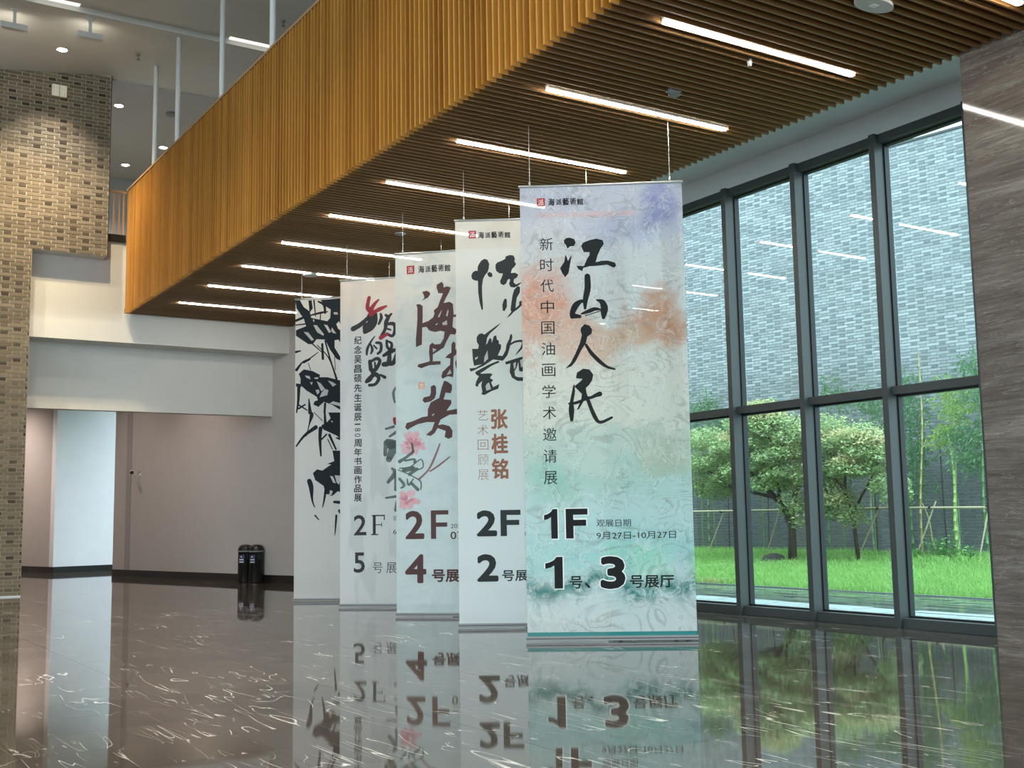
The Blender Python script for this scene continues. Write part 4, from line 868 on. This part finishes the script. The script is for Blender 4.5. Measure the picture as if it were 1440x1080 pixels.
PRINT = [print_landscape, print_lamp_warmed, print_pale_blue, print_grey_leaf, print_white]
NAMES = ['landscape_banner_cloth', 'lamp_warmed_banner_cloth', 'pale_blue_banner_cloth', 'grey_leaf_banner_cloth', 'white_banner_cloth']
for b, (gx, gy, ang, zt) in enumerate(GEO):
    r_ = root('hanging_banner', BLAB[b], 'banner', (gx, gy, 0), math.radians(ang), 'five tall banners hanging in a row')
    nx, nz = 8, 12; vv, ff = [], []
    for j in range(nz+1):
        for i in range(nx+1): vv.append((WB*i/nx, 0, .06+(zt-.09)*j/nz))
    for j in range(nz):
        for i in range(nx): k = j*(nx+1)+i; ff.append((k, k+1, k+nx+2, k+nx+1))
    cm = banner_mat(NAMES[b], PRINT[b])
    mesh_obj('cloth', vv, ff, cm, r_)
    MB().tube([(-.015, 0, zt-.015), (WB+.015, 0, zt-.015)], .016, 10).obj('top_bar', M['steel'], r_, True)
    MB().box(-.015, WB+.015, -.014, .014, .015, .07).obj('bottom_bar', M['barmetal'], r_)
    MB().box(-.016, WB+.016, -.0155, .0155, .036, .046).obj('bar_groove', M['dark'], r_)
    for u in (.13, WB-.15):
        MB().tube([(u, 0, zt), (u, 0, ZS+.05)], .0045, 6).obj('wire', M['steel'], r_)
        MB().lathe([(.004, .0), (.014, .015), (.014, .04), (.004, .055)], 8, (u, 0, zt)).obj('hook', M['steel'], r_)
    mats = {'': INK[b], 'r': m_redt, 'g': m_gg, 'p': m_pink, 'k': m_deep, 'm': m_mauve}
    groups = {}
    for n_, (k, fl_) in enumerate(ART[b]):
        if k[0] == 'H':
            pts = [(fl_[i]/1000, -.0045-n_*2e-6, fl_[i+1]/1000) for i in range(0, len(fl_), 2)]; mesh_obj('brush_gap', pts, [tuple(range(len(pts)))], cm, r_); continue
        cut_ = sum(n_ >= c_ for c_ in ((3, 9, 11), (5,), (5, 6, 8), (7, 12, 18), ())[b]) if len(k) == 1 else (n_ if k[1] == 'r' else 0)
        g = groups.setdefault((k[1:], cut_), MB()); y = -.003-n_*2e-6 - (.0004 if k[1:] else 0)
        if k[0] == 'S': ribbon(g, [(fl_[i], fl_[i+1], fl_[i+2]*(1.28 if b == 3 and k[1:] != 'g' else 1)) for i in range(0, len(fl_), 3)], y)
        else: g.poly([(fl_[i]/1000, y, fl_[i+1]/1000) for i in range(0, len(fl_), 2)])
    nm = {'': 'brush_painting' if b == 4 else 'brush_title', 'r': 'red_brush_title', 'g': 'painted_leaves', 'p': 'painted_petals', 'k': 'petal_centres', 'm': 'painted_twigs'}
    for (k, c_), g in groups.items():
        if g.v: g.obj(nm[k], mats[k], r_)
    # logo: red seal with a white figure, then the gallery's name in running script
    if b in (0, 1, 2):
        u0, v0, s = [(.218, 5.505, .105), (.197, 5.595, .108), (.196, 5.54, .130)][b]
        q = MB(); rect(q, u0, v0, u0+s, v0+s*1.06); q.obj('logo_seal', m_red, r_)
        q = MB(); text_mb(q, '派', u0+s*.14, v0+s*.14, u0+s*.86, v0+s*.92, -.004); q.obj('logo_figure', m_whitep, r_)
        e0, e1, h0, h1 = [(.365, .825, 5.512, 5.600), (.335, .815, 5.59, 5.68), (.395, .95, 5.545, 5.66)][b]
        q = MB(); w = (e1-e0)/5
        for i, ch in enumerate('海派藝術館'):
            cjk(q, ch, e0+w*i+.006*(i % 2), h0+(.006 if i % 2 else 0), e0+w*i+w*.90, h1+.01-(.012 if i % 3 == 1 else 0), -.003, .0022)
        q.obj('logo_lettering', INK[0], r_)
    if b == 2:
        rnd_ = random.Random(5)
        for (cu, cv, rr) in PEONY:
            rr *= 1.2
            for mt_, n_, k0, k1, nm_ in ((m_pink, 26, .35, 1., 'painted_petals'), (m_deep, 16, .12, .6, 'petal_centres')):
                q = MB()
                for i in range(n_):
                    a = rnd_.uniform(0, 6.28); ra = rr*rnd_.uniform(k0, k1)*.75; s1 = rr*rnd_.uniform(.16, .34)*(1 if mt_ is m_pink else .5); s2 = s1*rnd_.uniform(.45, .8); x0, z0 = cu+ra*math.cos(a), cv+ra*math.sin(a)*.8
                    q.poly([(x0+s1*math.cos(t)*math.cos(a)-s2*math.sin(t)*math.sin(a), -.0032-i*3e-6-(.0002 if mt_ is m_deep else 0), z0+s1*math.cos(t)*math.sin(a)+s2*math.sin(t)*math.cos(a)) for t in [6.283*w_/10 for w_ in range(10)]])
                o = q.obj(nm_, mt_, r_); o['kind'] = 'stuff'
    L = MB(); H = MB()
    def line_done(nm_, mat_=None):
        global L
        if L.v:
            mk = L.marks or [(0, 0)]
            if mk[0] != (0, 0): mk = [(0, 0)]+mk
            for (v0_, f0_), (v1_, f1_) in zip(mk, mk[1:]+[(len(L.v), len(L.f))]):
                if f1_ > f0_: mesh_obj(nm_, L.v[v0_:v1_], [tuple(i-v0_ for i in f) for f in L.f[f0_:f1_]], mat_ or INK[b], r_)
        L = MB()
    if b == 0:
        for i, ch in enumerate('新时代中国油画学术邀请展'): c_ = 5.01-i*.2718; text_mb(L, ch, .245-.0005*i, c_-.082, .415-.0005*i, c_+.082, -.003)
        line_done('side_lettering')
        big = [('1', .232, 1.262, .400, 1.629), ('F', .502, 1.262, .775, 1.629), ('1', .236, .649, .452, 1.038), ('3', .915, .635, 1.225, 1.038)]
        for s_, a, c, d_, e_ in big:
            figure(L, s_, a, c, d_, e_, -.0042, .022); figure(H, s_, a-.014, c-.012, d_+.014, e_+.012, -.003, .036)
        line_done('large_figure')
        cjk(L, '号', .535, .645, .69, .80, -.003, .003); text_mb(L, '、', .72, .645, .79, .72, -.003, .02); cjk(L, '号展厅', 1.275, .645, 1.82, .80, -.003, .003)
        line_done('hall_lettering')
        text_mb(L, '观展日期', .884, 1.40, 1.31, 1.489); text_mb(L, '9月27日-10月27日', .88, 1.245, 1.86, 1.335)
        q = MB(); text_mb(q, '庆祝中华人民共和国成立75周年', .215, 5.345, 1.466, 5.425, -.003, -.005); q.obj('salmon_lettering', m_salmon, r_)
        L, H = H, L; line_done('letter_outline', m_whitep); L = H
    elif b == 1:
        for s_, a, c, d_, e_ in [('2', .260, 1.278, .55, 1.645), ('F', .60, 1.278, .885, 1.645), ('2', .258, .645, .56, 1.030)]: figure(L, s_, a, c, d_, e_, -.003, .019)
        line_done('large_figure')
        cjk(L, '号展厅', .612, .648, 1.165, .80, -.003, .003)
        line_done('hall_lettering')
        text_mb(L, '观展日期', .945, 1.385, 1.37, 1.47); text_mb(L, '8月30日-10月7日', .942, 1.27, 1.87, 1.355)
        q = MB()
        for i, ch in enumerate('张桂铭'): c_ = 2.94-.355*i; cjk(q, ch, .485, c_-.145, .725, c_+.145, -.003, .009)
        q.obj('brown_lettering', m_brown, r_)
        q = MB()
        for i, ch in enumerate('艺术回顾展'): c_ = 3.00-.213*i; text_mb(q, ch, .29, c_-.073, .442, c_+.073, -.003, -.014)
        q.obj('thin_lettering', m_brown, r_)
    elif b == 2:
        for s_, a, c, d_, e_ in [('2', .150, 1.225, .465, 1.675), ('F', .575, 1.225, .865, 1.675), ('4', .144, .53, .495, .985)]: figure(L, s_, a, c, d_, e_, -.003, .017)
        line_done('large_figure')
        cjk(L, '号展厅', .585, .545, 1.265, .745, -.003, .007); line_done('hall_lettering'); text_mb(L, '2024', .905, 1.39, 1.12, 1.455); text_mb(L, '07.05-08.25', .895, 1.215, 1.90, 1.335, -.003, .01)
        q = MB(); rect(q, .385, 3.635, .49, 3.74); q.obj('seal_print', m_orange, r_)
        q = MB(); text_mb(q, '吉', .40, 3.65, .475, 3.725, -.004); q.obj('seal_figure', m_whitep, r_)
    elif b == 3:
        def serif(x0, x1, z, w=.02): rect(L, x0, z-w/2, x1, z+w/2)
        text_mb(L, '2', .262, 1.275, .50, 1.635, -.003, .012)
        rect(L, .62, 1.28, .675, 1.63); rect(L, .60, 1.61, .845, 1.632); rect(L, .70-.06, 1.45, .79, 1.466); serif(.585, .72, 1.285); rect(L, .825, 1.54, .845, 1.62); rect(L, .78, 1.42, .792, 1.50)
        text_mb(L, '5', .262, .612, .47, .972, -.003, .014)
        line_done('large_figure')
        text_mb(L, '号', .62, .605, .80, .79, -.003, -.005); text_mb(L, '展', .87, .605, 1.06, .79, -.003, -.005); text_mb(L, '厅', 1.13, .605, 1.30, .79, -.003, -.005)
        line_done('hall_lettering')
        for i, ch in enumerate('纪念吴昌硕先生诞辰'): c_ = 4.81-.176*i; cjk(L, ch, .268, c_-.074, .412, c_+.074, -.003, .003)
        for i, ch in enumerate('180'): c_ = 3.27-.10*i; text_mb(L, ch, .28, c_-(.012 if ch == '1' else .030), .39, c_+(.012 if ch == '1' else .030), -.003, .0, -math.pi/2)
        for i, ch in enumerate('周年书画作品展'): c_ = 2.93-.164*i; cjk(L, ch, .268, c_-.070, .412, c_+.070, -.003, .003)
        line_done('side_lettering')
        text_mb(L, '观展日期', 1.00, 1.52, 1.40, 1.61); text_mb(L, '6月', 1.00, 1.28, 1.20, 1.38)
    line_done('date_lettering')
